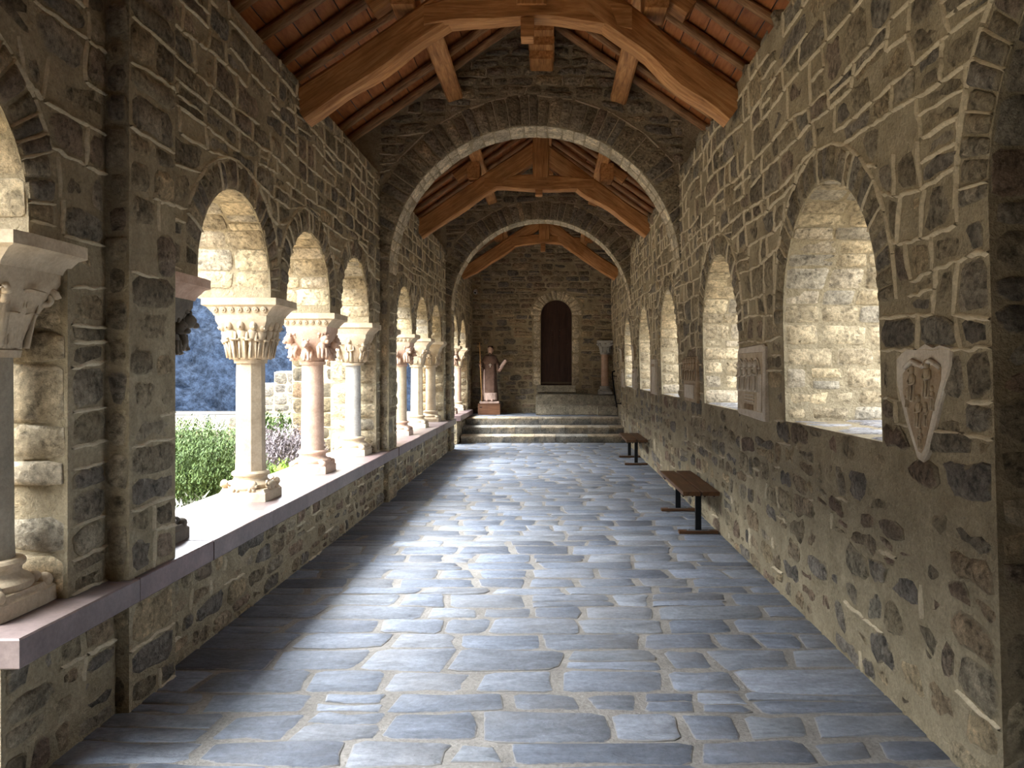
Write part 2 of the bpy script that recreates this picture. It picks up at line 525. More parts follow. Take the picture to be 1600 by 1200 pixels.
    def finish(s, limit=295, least=1.2e-5):
        st = sorted(s.stones, key=lambda t: -t[0])
        rest = {}
        for i, (score, v, f, col, mat) in enumerate(st):
            if i < limit and score > least:
                mb = MB()
                mb.add(v, f, col)
                build(mb, s.piece, mat, s.owner, 50, True)
            else:
                rest.setdefault(mat.name, (MB(), mat))[0].add(v, f, col)
        for mb, mat in rest.values():
            o = build(mb, s.piece + '_infill', mat, s.owner, 50, True)
            o['kind'] = 'stuff'
        if s.joint.v:
            o = build(s.joint, 'mortar_joints', M['joint'], s.owner, True)
            o['kind'] = 'stuff'

def strip(mb, cells, heights, P):
    """a wall with openings: for each cell (ua, ub) the solid spans in height, front and back faces, soffits, and jambs where spans jump"""
    prev = None
    for ua, ub in cells:
        um = .5 * (ua + ub)
        A, B = heights(ua, um), heights(ub, um)
        if prev is not None:
            pa = prev
            if len(pa) != len(A) or any(abs(x - y) > 1e-4 for s0, s1 in zip(pa, A) for x, y in zip(s0, s1)):
                zs = sorted({z for sp in pa + A for z in sp})
                for z0, z1 in zip(zs, zs[1:]):
                    m = .5 * (z0 + z1)
                    i0, i1 = any(a < m < b for a, b in pa), any(a < m < b for a, b in A)
                    if i0 != i1:
                        q = [P(ua, z0, 0), P(ua, z1, 0), P(ua, z1, 1), P(ua, z0, 1)]
                        mb.quad(*q)
        for (a0, a1), (b0, b1) in zip(A, B):
            mb.quad(P(ua, a0, 0), P(ub, b0, 0), P(ub, b1, 0), P(ua, a1, 0))
            mb.quad(P(ua, a0, 1), P(ua, a1, 1), P(ub, b1, 1), P(ub, b0, 1))
            mb.quad(P(ua, a0, 0), P(ua, a0, 1), P(ub, b0, 1), P(ub, b0, 0))
            mb.quad(P(ua, a1, 0), P(ub, b1, 0), P(ub, b1, 1), P(ua, a1, 1))
        prev = B
def make_cells(points, step):
    pts = sorted(set(round(p, 5) for p in points))
    cells = []
    for a, b in zip(pts, pts[1:]):
        n = max(1, int(round((b - a) / step)))
        for i in range(n): cells.append((a + (b - a) * i / n, a + (b - a) * (i + 1) / n))
    return cells
def structure(name, mb, mat, label, cat, smooth=None, colors=False):
    o = build(mb, name, mat, None, smooth, colors)
    return tag(o, label, cat, kind='structure')
# ================================================================ LARGE STRUCTURE
# ---------------------------------------------------------------- floor
mb = MB()
mb.box(-2.6, 2.4, YE, YB + .4, -.4, -.004)
floor = structure('floor', mb, M['grout'], 'slate flagged gallery floor of irregular blue-grey slabs in pale mortar', 'floor')
fl = Masonry(floor, random.Random(5), M['slate'], 'slab')
def Pf(u, v, h): return (u, v, h)
def fhole(u, v): return u < XLP - .0 or u > 1.68
qs = courses(0, 1, 0, 1, .5, (.3, .5), random.Random(1))
# rows run across the gallery, so u is x and v is y
rngf = random.Random(21)
near = courses(-2.08, 1.70, YE, 16.85, .235, (.24, .62), rngf, amp=.22, split=.10, tilt=.025, seed=3)
near += courses(-3.1, -2.08, 15.55, 16.45, .235, (.3, .5), rngf)
near = [q for q in near if not (q[0][1] > 2.2 and q[0][1] < 2.9 and .42 < sum(p[0] for p in q) / 4 < .98)]
near += [[(.42, 2.22), (.93, 2.22), (.90, 2.86), (.45, 2.88)]]
for q in near:
    fl.stone(q, Pf, SLATE, gap=rngf.choice([.014, .02, .034, .05]), h=.002, hv=.0025, corner=(.04, .14), jit=.011, bev=.011)
fl.finish(298)

# ---------------------------------------------------------------- left wall (upper part with arcades), parapet
def left_span(u, um):
    for op in OPEN:
        if op['j0'] < um < op['j1']:
            for yc, r in op['arches']:
                if abs(um - yc) < r: return [(ZC + math.sqrt(max(0, r * r - (u - yc) ** 2)), WTOP)]
            return [(ZS, WTOP)]
    return [(SILLB, WTOP)]
bp = [YE, YB]
for op in OPEN:
    bp += [op['j0'], op['j1']]
    for yc, r in op['arches']: bp += [yc - r * math.cos(PI * k / 18) for k in range(19)]
def Pl(u, z, d):
    x = XL + (XLO - XL) * d
    return (x, u, z + ((roofz(XLO) + .02 - WTOP) * d if z >= WTOP - 1e-6 else 0))
mb = MB()
strip(mb, make_cells(bp, .06), left_span, Pl)
wall_left = structure('wall_left', mb, M['mortar'], 'left gallery wall of brown rubble pierced by three bays of round arches', 'wall')
ml = Masonry(wall_left, random.Random(31), M['rubble'])
def inpier(u, v=0): return any(p - .005 < u < q + .005 for p, q in PIERS)
def lhole(u, v, ring=.2):
    if inpier(u): return True
    for op in OPEN:
        if op['j0'] < u < op['j1'] and v < ZS: return True
        for yc, r in op['arches']:
            if v > ZS - .3 and math.hypot(u - yc, v - ZC) < r + ring and v >= ZS: return True
            if op['j0'] < u < op['j1'] and ZS <= v < ZC and abs(u - yc) < r + ring: return True
    return False
def lpush(u, v, ring=.2):
    for op in OPEN:
        for yc, r in op['arches']:
            d = math.hypot(u - yc, v - ZC)
            if v >= ZS and d < r + ring and d > 1e-6:
                if v < ZC: u = yc + math.copysign(r + ring, u - yc)
                else:
                    u, v = yc + (u - yc) / d * (r + ring), ZC + (v - ZC) / d * (r + ring)
        if op['j0'] < u < op['j1'] and v < ZS - .001:
            if v > ZS - .12: v = ZS
            else: u = op['j0'] if u - op['j0'] < op['j1'] - u else op['j1']
    return (u, v)
def PL(u, v, h): return (XL + h, u, v)
rl = random.Random(41)
qs = courses(2.0, YB, SILL, WTOP, .165, (.16, .42), rl, lhole, lpush, seed=50)
qs = [q for q in qs if not any(a - .02 < sum(p[0] for p in q) / 4 < b + .02 for a, b in PIERS)]
ml.lay(qs, PL, BROWN, joints=.85, edges=[v for op in OPEN for v in (op['j0'], op['j1'])] + [v for p in PIERS for v in p], gap=.020, h=.006, hv=.010, jit=.009)
def voussoirs(ms, uc, vc, r, th, P, pal, rng, a0=0.0, a1=PI, wd=.085, lim=None, joints=.5, mat=None, h=.016, inner=.012):
    n = max(3, int((a1 - a0) * (r + th * .5) / wd))
    cuts = [a0]
    for i in range(1, n): cuts.append(a0 + (a1 - a0) * (i + rng.uniform(-.22, .22)) / n)
    cuts.append(a1)
    for a, b in zip(cuts, cuts[1:]):
        ri, ro = r - rng.uniform(0, inner), r + th * rng.uniform(.88, 1.06)
        q = [(uc + ri * math.cos(a), vc + ri * math.sin(a)), (uc + ro * math.cos(a), vc + ro * math.sin(a)),
             (uc + ro * math.cos(b), vc + ro * math.sin(b)), (uc + ri * math.cos(b), vc + ri * math.sin(b))]
        if lim: q = [(min(max(x, lim[0]), lim[1]), y) for x, y in q]
        ms.stone(q, P, pal, gap=.012, h=h, hv=.008, corner=(.06, .15), jit=.004, mat=mat)
        if rng.random() < joints: ms.ribbon(q[0], q[1], P, wd=.009, h=.018, n=3, jit=.003)
    if joints:
        for i in range(14):
            a, b = a0 + (a1 - a0) * i / 14, a0 + (a1 - a0) * (i + 1) / 14
            q = [(uc + (r + th) * math.cos(t), vc + (r + th) * math.sin(t)) for t in (a, b)]
            if lim is None or all(lim[0] < p[0] < lim[1] for p in q): ms.ribbon(q[0], q[1], P, wd=.013, h=.016, n=2, jit=.004)
def soffit(ms, uc, vc, r, depth, Pd, pal, rng, rh=.15, wr=(.2, .34), mat=None, amp=.08, a0=0.0, a1=PI):
    """stones on the underside of an arch; Pd(u, v, d) gives a point at depth d behind the front face"""
    def P(d, a, h):
        t = a / r
        return Pd(uc + (r - h) * math.cos(t), vc + (r - h) * math.sin(t), d)
    ms.lay(courses(0.0, depth, a0 * r, a1 * r, rh, wr, rng, amp=amp, split=.05, tilt=.012, seed=rng.randint(0, 99)), P, pal, gap=.012, h=.006, hv=.005, corner=(.05, .14), jit=.003, mat=mat, bev=.01)
DL = XL - XLO
def PdL(u, v, d): return (XL - d, u, v)
for op in OPEN:
    for yc, r in op['arches']:
        sp = .76
        voussoirs(ml, yc, ZC, r, .2, PL, BROWN, rl, lim=(yc - sp + .015, yc + sp - .015))
        soffit(ml, yc, ZC, r, DL, PdL, OCHRE, rl, mat=M['dressed'])
    ys = sorted([op['j0']] + [p for yc, r in op['arches'] for p in (yc - r, yc + r)] + [op['j1']])
    # jambs of the openings, dressed blocks the depth of the wall
    for y, sg in ((op['j0'], 1), (op['j1'], -1)):
        low = op['low'] if not (op['low'] == 0 and sg == (-1 if op['j0'] < 10 else 1)) else SILL
        if op['j0'] > 15: low = 0.0 if sg == 1 else SILL
        if op['j0'] < 3: low = SILL if sg == -1 else 0.0
        ms_P = (lambda d, z, h, y=y, sg=sg: (XL - d, y + sg * h, z))
        ml.lay(courses(0, DL, low, ZS, .20, (.24, .40), rl, amp=.08, split=.08, tilt=.012, seed=rl.randint(0, 99)), ms_P, OCHRE + BROWN[:2], gap=.014, h=.010, hv=.012, corner=(.06, .2), mat=M['dressed'])
ml.finish(298)

mb = MB()
for a, b in PARAPET: mb.box(XLO, XLP, a, b, -.2, SILLB)
parapet = structure('parapet', mb, M['mortar'], 'low rubble parapet wall under the left arcade coping', 'wall')
mp = Masonry(parapet, random.Random(33), M['rubble'])
PP = lambda u, v, h: (XLP + h, u, v)
for a, b in PARAPET:
    qs = courses(max(a, 1.0), b, 0, SILLB, .125, (.13, .36), rl, inpier, amp=.35, seed=80)
    qs = [q for q in qs if not any(s - .02 < sum(p[0] for p in q) / 4 < e + .02 for s, e in PIERS)]
    mp.lay(qs, PP, RUSTY, joints=.15, gap=.024, h=.007, hv=.010, jit=.01)
for y, sg in ((2.83, -1), (16.45, -1), (15.55, 1)):
    mp.lay(courses(0, XLP - XLO, 0, SILLB, .13, (.2, .34), rl, seed=7), (lambda d, z, h, y=y, sg=sg: (XLP - d, y + sg * h, z)), OCHRE, gap=.014, h=.01, hv=.008, mat=M['dressed'])
mp.finish(296)

# coping slabs on the parapet
coping = empty('coping', (0, 0, 0))
tag(coping, 'rosy marble coping slabs along the top of the left parapet', 'coping', kind='structure')
for a, b in ((YE, .25), (2.80, 15.62), (16.40, 19.0)):
    y = a
    while y < b - .01:
        L = min(R.uniform(.75, 1.15), b - y)
        if b - y - L < .4: L = b - y
        if y + L > 1.5:
            mb = MB()
            g = R.uniform(.88, 1.12)
            base = R.choice([(.165, .115, .105), (.18, .135, .122), (.14, .098, .094), (.185, .145, .13)])
            dz = R.uniform(-.003, .003)
            mb.box(XLO - .03, XSILL + R.uniform(-.004, .004), y + .0015, y + L - .0015, SILLB + .0, SILL + dz, .006, tuple(c * g for c in base))
            build(mb, 'slab', M['sill'], coping, None, True)
        y += L

# ---------------------------------------------------------------- right wall
def right_span(u, um):
    d0, d1, dz = DOOR
    if d0 < um < d1:
        r = .5 * (d1 - d0)
        c = .5 * (d0 + d1)
        return [(dz + math.sqrt(max(0, r * r - (u - c) ** 2)), WTOP)]
    for c in WIN:
        if abs(um - c) < WHW: return [(-.2, WB), (WZ + math.sqrt(max(0, WHW ** 2 - (u - c) ** 2)), WTOP)]
    return [(-.2, WTOP)]
def Pr(u, z, d):
    x = XR(z) + (XRO - XR(z)) * d
    return (x, u, z + ((roofz(XRO) + .02 - WTOP) * d if z >= WTOP - 1e-6 else 0))
bp = [YE, YB, DOOR[0], DOOR[1]]
for c in WIN: bp += [c - WHW * math.cos(PI * k / 20) for k in range(21)]
bp += [.5 * (DOOR[0] + DOOR[1]) - .5 * (DOOR[1] - DOOR[0]) * math.cos(PI * k / 20) for k in range(21)]
mb = MB()
strip(mb, make_cells(bp, .06), right_span, Pr)
mb.box(XRO - .02, XRO + .02, DOOR[0] - .2, DOOR[1] + .2, 0, 3.3)      # unseen plate added behind the recess to keep light out
wall_right = structure('wall_right', mb, M['mortar'], 'right gallery wall of pale mortared rubble with arched window openings', 'wall')
mr = Masonry(wall_right, random.Random(37), M['rubble'])
def rhole(u, v, ring=.2):
    for c in WIN:
        if abs(u - c) < WHW and WB < v < WZ: return True
        if v >= WZ and math.hypot(u - c, v - WZ) < WHW + ring: return True
    c, r = .5 * (DOOR[0] + DOOR[1]), .5 * (DOOR[1] - DOOR[0])
    if abs(u - c) < r and v < DOOR[2]: return True
    return v >= DOOR[2] and math.hypot(u - c, v - DOOR[2]) < r + ring
def rpush(u, v, ring=.2):
    for c, h, zb, zs in [(c, WHW, WB, WZ) for c in WIN] + [(.5 * (DOOR[0] + DOOR[1]), .5 * (DOOR[1] - DOOR[0]), -1, DOOR[2])]:
        d = math.hypot(u - c, v - zs)
        if v >= zs and d < h + ring: u, v = c + (u - c) / d * (h + ring), zs + (v - zs) / d * (h + ring)
        elif zb < v < zs and abs(u - c) < h:
            if v - zb < .09: v = zb
            else: u = c + math.copysign(h, u - c)
    return (u, v)
def PR(u, v, h): return (XR(v) - h, u, v)
# carved pieces let into the wall leave the stones out
LETIN = [(5.66, 6.48, 1.22, 1.79), (8.28, 9.08, 1.25, 1.75), (11.48, 12.08, 1.24, 1.76)]
def letin(q):
    u, v = sum(p[0] for p in q) / 4, sum(p[1] for p in q) / 4
    if 1.2 < v < 1.70 and abs(u - 3.285) < .25 * (v - 1.19) / .5: return True
    return any(a < u < b and c < v < d for a, b, c, d in LETIN)
rr = random.Random(43)
qs = courses(2.0, YB, 1.35, WTOP, .175, (.16, .44), rr, rhole, rpush, amp=.4, seed=120, tilt=.03)
mr.lay([q for q in qs if not letin(q)], PR, BROWN, joints=.85, edges=[DOOR[1]] + [v for w_ in WIN for v in (w_ - WHW, w_ + WHW)], gap=.022, h=.005, hv=.011, jit=.010)
qs = courses(2.0, YB, 0, 1.35, .14, (.13, .40), rr, rhole, rpush, amp=.45, seed=160, tilt=.035, split=.2)
mr.lay([q for q in qs if not letin(q)], PR, RUSTY, joints=.10, edges=[DOOR[1]], gap=.026, h=.004, hv=.012, jit=.014, corner=(.14, .32))
def ragged(ms, P, rg_, y0, y1):
    y = y0
    while y < y1:
        w_ = rg_.uniform(.10, .30)
        z0, z1 = WTOP - rg_.uniform(.03, .09), WTOP + rg_.uniform(-.02, .10)
        ms.stone([(y, z0), (y + w_, z0), (y + w_ - rg_.uniform(0, .03), z1), (y + rg_.uniform(0, .03), z1 + rg_.uniform(-.02, .02))], P, BROWN, gap=.01, h=.005, hv=.03, jit=.012)
        y += w_ + rg_.uniform(0, .05)
ragged(mr, PR, rr, 4.0, YB)
DR = XRO - XR(2)
for c in WIN:
    voussoirs(mr, c, WZ, WHW, .2, PR, BROWN, rr, joints=.4)
    PdR = lambda u, v, d: (XR(v) + d, u, v)
    soffit(mr, c, WZ, WHW, DR, PdR, OCHRE, rr, rh=.13, mat=M['dressed'])
    for y, sg in ((c - WHW, 1), (c + WHW, -1)):
        mr.lay(courses(0, DR, WB, WZ, .135, (.16, .36), rr, amp=.08, split=.05, tilt=.01, seed=rr.randint(0, 99)),
               (lambda d, z, h, y=y, sg=sg: (XR(z) + d, y + sg * h, z)), OCHRE, gap=.016, h=.008, hv=.006, corner=(.05, .15), mat=M['dressed'], jit=.004)
    mr.lay(courses(0, DR, c - WHW, c + WHW, .3, (.25, .4), rr), (lambda d, y, h: (XR(WB) + d, y, WB + h)), [(.42, .40, .38), (.36, .34, .33)], gap=.012, h=.004, hv=.006, mat=M['dressed'])
c, r = .5 * (DOOR[0] + DOOR[1]), .5 * (DOOR[1] - DOOR[0])
voussoirs(mr, c, DOOR[2], r, .22, PR, BROWN, rr, joints=.12)
mr.lay(courses(0, DR, 0, DOOR[2], .19, (.22, .4), rr, amp=.12), (lambda d, z, h: (XR(z) + d, DOOR[1] - h, z)), RUSTY, gap=.016, h=.01, hv=.01)
soffit(mr, c, DOOR[2], r, DR, lambda u, v, d: (XR(v) + d, u, v), RUSTY, rr)
mr.finish(298)

# ---------------------------------------------------------------- back wall with the door
DX0, DX1, DB, DZ = -.285, .525, 1.2, 3.02
dc, dr = .5 * (DX0 + DX1), .5 * (DX1 - DX0)
def back_span(u, um):
    top = roofz(u) + .06
    if DX0 < um < DX1: return [(-.2, DB), (DZ + math.sqrt(max(0, dr * dr - (u - dc) ** 2)), top)]
    return [(-.2, top)]
mb = MB()
strip(mb, make_cells([-2.62, RX, DX0, DX1, 2.45] + [dc - dr * math.cos(PI * k / 16) for k in range(17)], .08), back_span, lambda u, z, d: (u, YB + .4 * d, z))
wall_back = structure('wall_back', mb, M['mortar'], 'end wall of dark coursed rubble with a small arched doorway', 'wall')
mbk = Masonry(wall_back, random.Random(47), M['rubble'])
def bhole(u, v, ring=.27):
    if DX0 - .2 < u < DX1 + .2 and DB - .02 < v < DZ: return True
    return (v >= DZ and math.hypot(u - dc, v - DZ) < dr + ring) or v > roofz(u) - .03
def bpush(u, v, ring=.27):
    d = math.hypot(u - dc, v - DZ)
    if v >= DZ and d < dr + ring: return (dc + (u - dc) / d * (dr + ring), DZ + (v - DZ) / d * (dr + ring))
    if DB < v < DZ and DX0 - .2 < u < DX1 + .2: return (DX0 - .2 if u < dc else DX1 + .2, v)
    return (u, min(v, roofz(u) - .02))
PB = lambda u, v, h: (u, YB - h, v)
rb = random.Random(53)
mbk.lay(courses(XL, 1.62, .45, 5.85, .15, (.18, .46), rb, bhole, bpush, seed=200, amp=.22), PB, BROWN + RUSTY[-5:], joints=.15, gap=.016, h=.010, hv=.014)
voussoirs(mbk, dc, DZ, dr, .27, PB, CREAM, rb, wd=.12, joints=0, mat=M['dressed'], h=.012)
for x0, x1 in ((DX0 - .2, DX0), (DX1, DX1 + .2)):
    mbk.lay(courses(x0, x1, DB, DZ, .3, (.2, .3), rb, amp=.05, split=.3), PB, CREAM, gap=.012, h=.012, hv=.004, mat=M['dressed'])
mbk.finish(296)
# rear end wall behind the viewer
mb = MB()
mb.box(-2.7, 2.5, YE - .4, YE, -.2, 6.1)
structure('wall_rear', mb, M['mortar'], 'plain end wall of the gallery behind the viewer', 'wall')

# door leaf
d = empty('door_1', (dc, YB + .12, DB))
tag(d, 'narrow dark brown round-headed plank door in the end wall', 'door', kind='structure')
npl = 5
for i in range(npl):
    x0, x1 = -dr - .02 + (2 * dr + .04) * i / npl, -dr - .02 + (2 * dr + .04) * (i + 1) / npl
    n = 6
    v = [(x0 + .004, 0, -.01), (x1 - .004, 0, -.01)]
    for j in range(n + 1):
        x = x1 - .004 - (x1 - x0 - .008) * j / n
        v.append((x, 0, DZ - DB + math.sqrt(max(0, (dr + .03) ** 2 - x * x))))
    m = len(v)
    mb = MB()
    mb.add(v + [(p[0], .05, p[2]) for p in v], [tuple(range(m)), tuple(reversed(range(m, 2 * m)))] + [(k, k + m, (k + 1) % m + m, (k + 1) % m) for k in range(m)])
    pl = build(mb, 'plank', M['door'], d)
mb = MB()
mb.box(-dr - .05, dr + .05, .052, .09, -.05, DZ - DB + dr + .06)
build(mb, 'backing', M['door'], d)
for x in (-.11, .09):
    for z in (1.28, 1.44):
        mb = MB()
        mb.ball((x, -.005, z), .016, .01, .016, 8, 5)
        build(mb, 'stud', M['doorline'], d, True)
mb = MB()
mb.box(-dr, dr, -.02, .0, .03, .085, .004)
build(mb, 'kick_rail', M['doorline'], d)
mb = MB()
mb.ball((.30, -.02, 1.08), .022, .02, .022, 8, 6)
build(mb, 'handle', M['doorline'], d, True)
mb = MB()
mb.box(-dr - .1, dr + .1, -.20, .12, -.18, 0, .01, (.36, .31, .22))
th = build(mb, 'threshold', M['step'], d, None, True)

# ---------------------------------------------------------------- transverse arches with their pilasters
def transverse(i, y0, y1, label):
    def span(u, um):
        if um < XPIL + 1e-3: return [(-.1, roofz(u) + .05)]
        if um < ACX + ACR: return [(ACZ + math.sqrt(max(0, ACR ** 2 - (u - ACX) ** 2)), roofz(u) + .05)]
        return [(ACZ - .05, roofz(u) + .05)]
    mb = MB()
    strip(mb, make_cells([-2.62, XPIL, RX, 2.45] + [ACX - ACR * math.cos(PI * k / 40) for k in range(1, 41)], .15), span, lambda u, z, d: (u, y0 + (y1 - y0) * d, z))
    o = structure('transverse_arch', mb, M['mortar'], label, 'arch')
    ms = Masonry(o, random.Random(60 + i), M['rubble'])
    rg = random.Random(70 + i)
    def hole(u, v): return math.hypot(u - ACX, v - ACZ) < ACR + TV or v > roofz(u) - .03
    def push(u, v):
        dd = math.hypot(u - ACX, v - ACZ)
        if dd < ACR + TV: u, v = ACX + (u - ACX) / dd * (ACR + TV), ACZ + (v - ACZ) / dd * (ACR + TV)
        return (u, min(v, roofz(u) - .02))
    P = lambda u, v, h: (u, y0 - h, v)
    ms.lay(courses(XL, 1.6, ACZ + .2, 5.85, .135, (.16, .40), rg, hole, push, seed=300 + i * 30, amp=.3), P, BROWN, joints=.25, gap=.018, h=.02, hv=.014)
    voussoirs(ms, ACX, ACZ, ACR, TV, P, BROWN, rg, wd=.13, joints=.3, lim=(XL - .02, 1.58), h=.022)
    P2 = lambda u, v, h: (u, y1 + h, v)
    voussoirs(ms, ACX, ACZ, ACR, TV, P2, BROWN, rg, wd=.13, joints=0, lim=(XL - .02, 1.58), h=.018)
    soffit(ms, ACX, ACZ, ACR, y1 - y0, lambda u, v, d: (u, y0 + d, v), CREAM, rg, rh=.15, wr=(.22, .30), mat=M['dressed'])
    # pilaster: camera side, inner side
    ms.lay(courses(XL, XPIL, 0, ACZ, .17, (.3, .4), rg, amp=.1, split=0), P, BROWN, gap=.012, h=.014, hv=.01)
    PI_ = lambda u, v, h: (XPIL + h, u, v)
    ms.lay(courses(y0, y1, 0, SILLB, .15, (.2, .36), rg, seed=5), PI_, RUSTY, gap=.018, h=.012, hv=.008)
    ms.lay(courses(y0, y1, SILL, ACZ, .17, (.2, .36), rg, seed=9), PI_, BROWN, gap=.018, h=.012, hv=.01, joints=.4, edges=[y0, y1])
    ms.finish(290)
def pilaster(y0, y1, label):
    mb = MB()
    mb.box(-2.3, XPIL, y0, y1, -.1, 4.6)
    o = structure('pilaster', mb, M['mortar'], label, 'pilaster')
    ms = Masonry(o, random.Random(60), M['rubble'])
    rg = random.Random(70)
    ms.lay(courses(XL, XPIL, 0, 4.3, .17, (.3, .4), rg, amp=.1, split=0), lambda u, v, h: (u, y0 - h, v), BROWN, gap=.012, h=.014, hv=.012)
    for z0, z1 in ((0, SILLB), (SILL, 4.3)):
        ms.lay(courses(y0, y1, z0, z1, .16, (.2, .36), rg, seed=5), lambda u, v, h: (XPIL + h, u, v), RUSTY if z0 == 0 else BROWN, gap=.018, h=.008, hv=.01, joints=.4, edges=[y0, y1])
    ms.finish(120)
pilaster(*PIERS[0], 'nearest wall pilaster on the left, beside the pier of the first full arcade bay')
transverse(1, *PIERS[1], 'nearer full stone arch spanning the gallery, with rough voussoirs and pale soffit')
transverse(2, *PIERS[2], 'farther stone arch spanning the gallery just before the broad steps')

# ---------------------------------------------------------------- roof
ceiling = empty('ceiling', (0, 0, 0))
tag(ceiling, 'open pitched timber roof of orange-brown boards on round rafters', 'roof', kind='structure')
mb = MB()
for sg, xe in ((-1, -3.05), (1, 2.85)):
    a, b = (RX, RZ), (xe, roofz(xe))
    prof = [(a[0], a[1] + .035), (b[0], b[1] + .035), (b[0], b[1] + .14), (a[0], a[1] + .14)]
    mb.loft([[(x, y, z) for x, z in prof] for y in (YE - .4, YB + .5)])
build(mb, 'roof_covering', M['roofing'], ceiling)
cosr = 1 / math.hypot(1, RS)
for bi, (ya, yb) in enumerate([(YE, 3.58), (3.4, 9.3), (9.6, 15.07), (15.35, YB + .05)]):
    for sg in (-1, 1):
        xe = -3.0 if sg < 0 else 2.8
        total = abs(xe - RX) / cosr
        s0 = 0.0
        while s0 < total - .05:
            wd = R.uniform(.17, .23)
            s1 = min(total, s0 + wd)
            ys = [ya]
            while yb - ys[-1] > 3.2: ys.append(ys[-1] + R.uniform(2.1, 2.9))
            ys.append(yb)
            for y0, y1 in zip(ys, ys[1:]):
                L = y1 - y0
                mid = (s0 + s1) * .5
                x = RX + sg * mid * cosr
                z = RZ - RS * mid * cosr
                mb = MB()
                t = R.uniform(-.004, .004)
                mb.box(.002, L - .002, -(s1 - s0) * .5 + .005, (s1 - s0) * .5 - .005, 0 + t, .028 + t)
                ex = Vector((0, 1, 0))
                ey = Vector((sg * cosr, 0, -RS * cosr))
                ez = ex.cross(ey)
                if ez.z < 0:
                    ey = -ey
                    ez = ex.cross(ey)
                mat = Matrix((ex, ey, ez)).transposed().to_4x4()
                mat.translation = (x, y0, z)
                build(mb, 'board', M['board'], ceiling, None, False, mat)
            s0 = s1

def frame(p0, p1, up=(0, 0, 1)):
    p0, p1 = Vector(p0), Vector(p1)
    ex = (p1 - p0).normalized()
    ez = Vector(up)
    ez = (ez - ex * ez.dot(ex)).normalized()
    ey = ez.cross(ex)
    m = Matrix((ex, ey, ez)).transposed().to_4x4()
    m.translation = p0
    return m, (p1 - p0).length
def timber(L, w_, h_, seed, rough=.012, bow=0.0, ch=.018, n=12, taper=1.0, wane=.0):
    """an axe-squared beam along +x, its top at z = 0"""
    rings = []
    for i in range(n + 1):
        t = i / n
        k = 1 + (taper - 1) * t
        x = L * t
        nz = lambda a, s=1.7: noise.noise(Vector((x * s, a * 5.3, seed * 3.7)))
        b = bow * (4 * t * (1 - t))
        W, H = w_ * .5 * k, h_ * k
        lo = -H + b + wane * nz(1, 2.2)
        c = ch * (1 + .8 * nz(2))
        l, r_ = -W + rough * nz(3), W + rough * nz(4)
        hi = b + rough * nz(5)
        rings.append([(x, l + c, lo), (x, r_ - c, lo + rough * nz(6)), (x, r_, lo + c), (x, r_ + rough * .5 * nz(7), hi - c), (x, r_ - c, hi), (x, l + c, hi), (x, l, hi - c), (x, l, lo + c)])
    mb = MB()
    mb.loft(rings)
    return mb
def pole(L, r, seed, n=11, m=8):
    rings = []
    for i in range(n + 1):
        x = L * i / n
        oy = .05 * noise.noise(Vector((x * .7, seed * 4.1, 0))) 
        oz = .022 * noise.noise(Vector((x * .8, seed * 4.1, 9)))
        rad = r * (1 + .22 * noise.noise(Vector((x * 1.6, seed, 5))))
        rings.append([(x, oy + rad * math.cos(2 * PI * j / m) * (1 + .15 * noise.noise(Vector((x * 2, j, seed)))), oz + rad * math.sin(2 * PI * j / m)) for j in range(m)])
    mb = MB()
    mb.loft(rings)
    return mb
# common rafters, round poles under the boards
k = 0
y = 3.05
while y < YB - .05:
    if not any(a - .02 < y < b + .02 for a, b in PIERS):
        for sg in (-1, 1):
            k += 1
            r = R.uniform(.040, .052)
            xe = -2.95 if sg < 0 else 2.75
            off = r + .012
            yy = y + R.uniform(-.03, .03)
            m, L = frame((RX + sg * .03, yy, RZ - off - .03), (xe, yy + R.uniform(-.06, .06), roofz(xe) - off))
            build(pole(L, r, k), 'rafter', M['pole'], ceiling, True, False, m)
    y += .46
# purlins and ridge beam per bay
for y0, y1 in ((YE, 9.4), (9.6, 15.2), (15.35, YB + .1)):
    for x in (-1.22, .86):
        m, L = frame((x, y0, roofz(x) - .135), (x, y1, roofz(x) - .135), (math.copysign(.32, x - RX), 0, 1))
        k += 1
        build(timber(L, .2, .21, k, .012), 'purlin', M['timber'], ceiling, 40, False, m)
    m, L = frame((RX + .08, y0, RZ - .17), (RX + .08, y1, RZ - .17))
    build(timber(L, .24, .26, k + 300, .01), 'ridge_beam', M['timber'], ceiling, 40, False, m)
    for j, (w_, h_) in enumerate(((.29, .12), (.30, .11), (.28, .10))):
        yy = y1 - (.2 if y1 < 19 else .2)
        if y1 > 9:
            m, L = frame((RX + .08, yy - .62 + j * .16, RZ - .385 - .105 * j), (RX + .08, yy + .1, RZ - .385 - .105 * j))
            build(timber(L, w_, h_, k + 400 + j, .008, n=5), 'corbel_block', M['timber'], ceiling, 40, False, m)

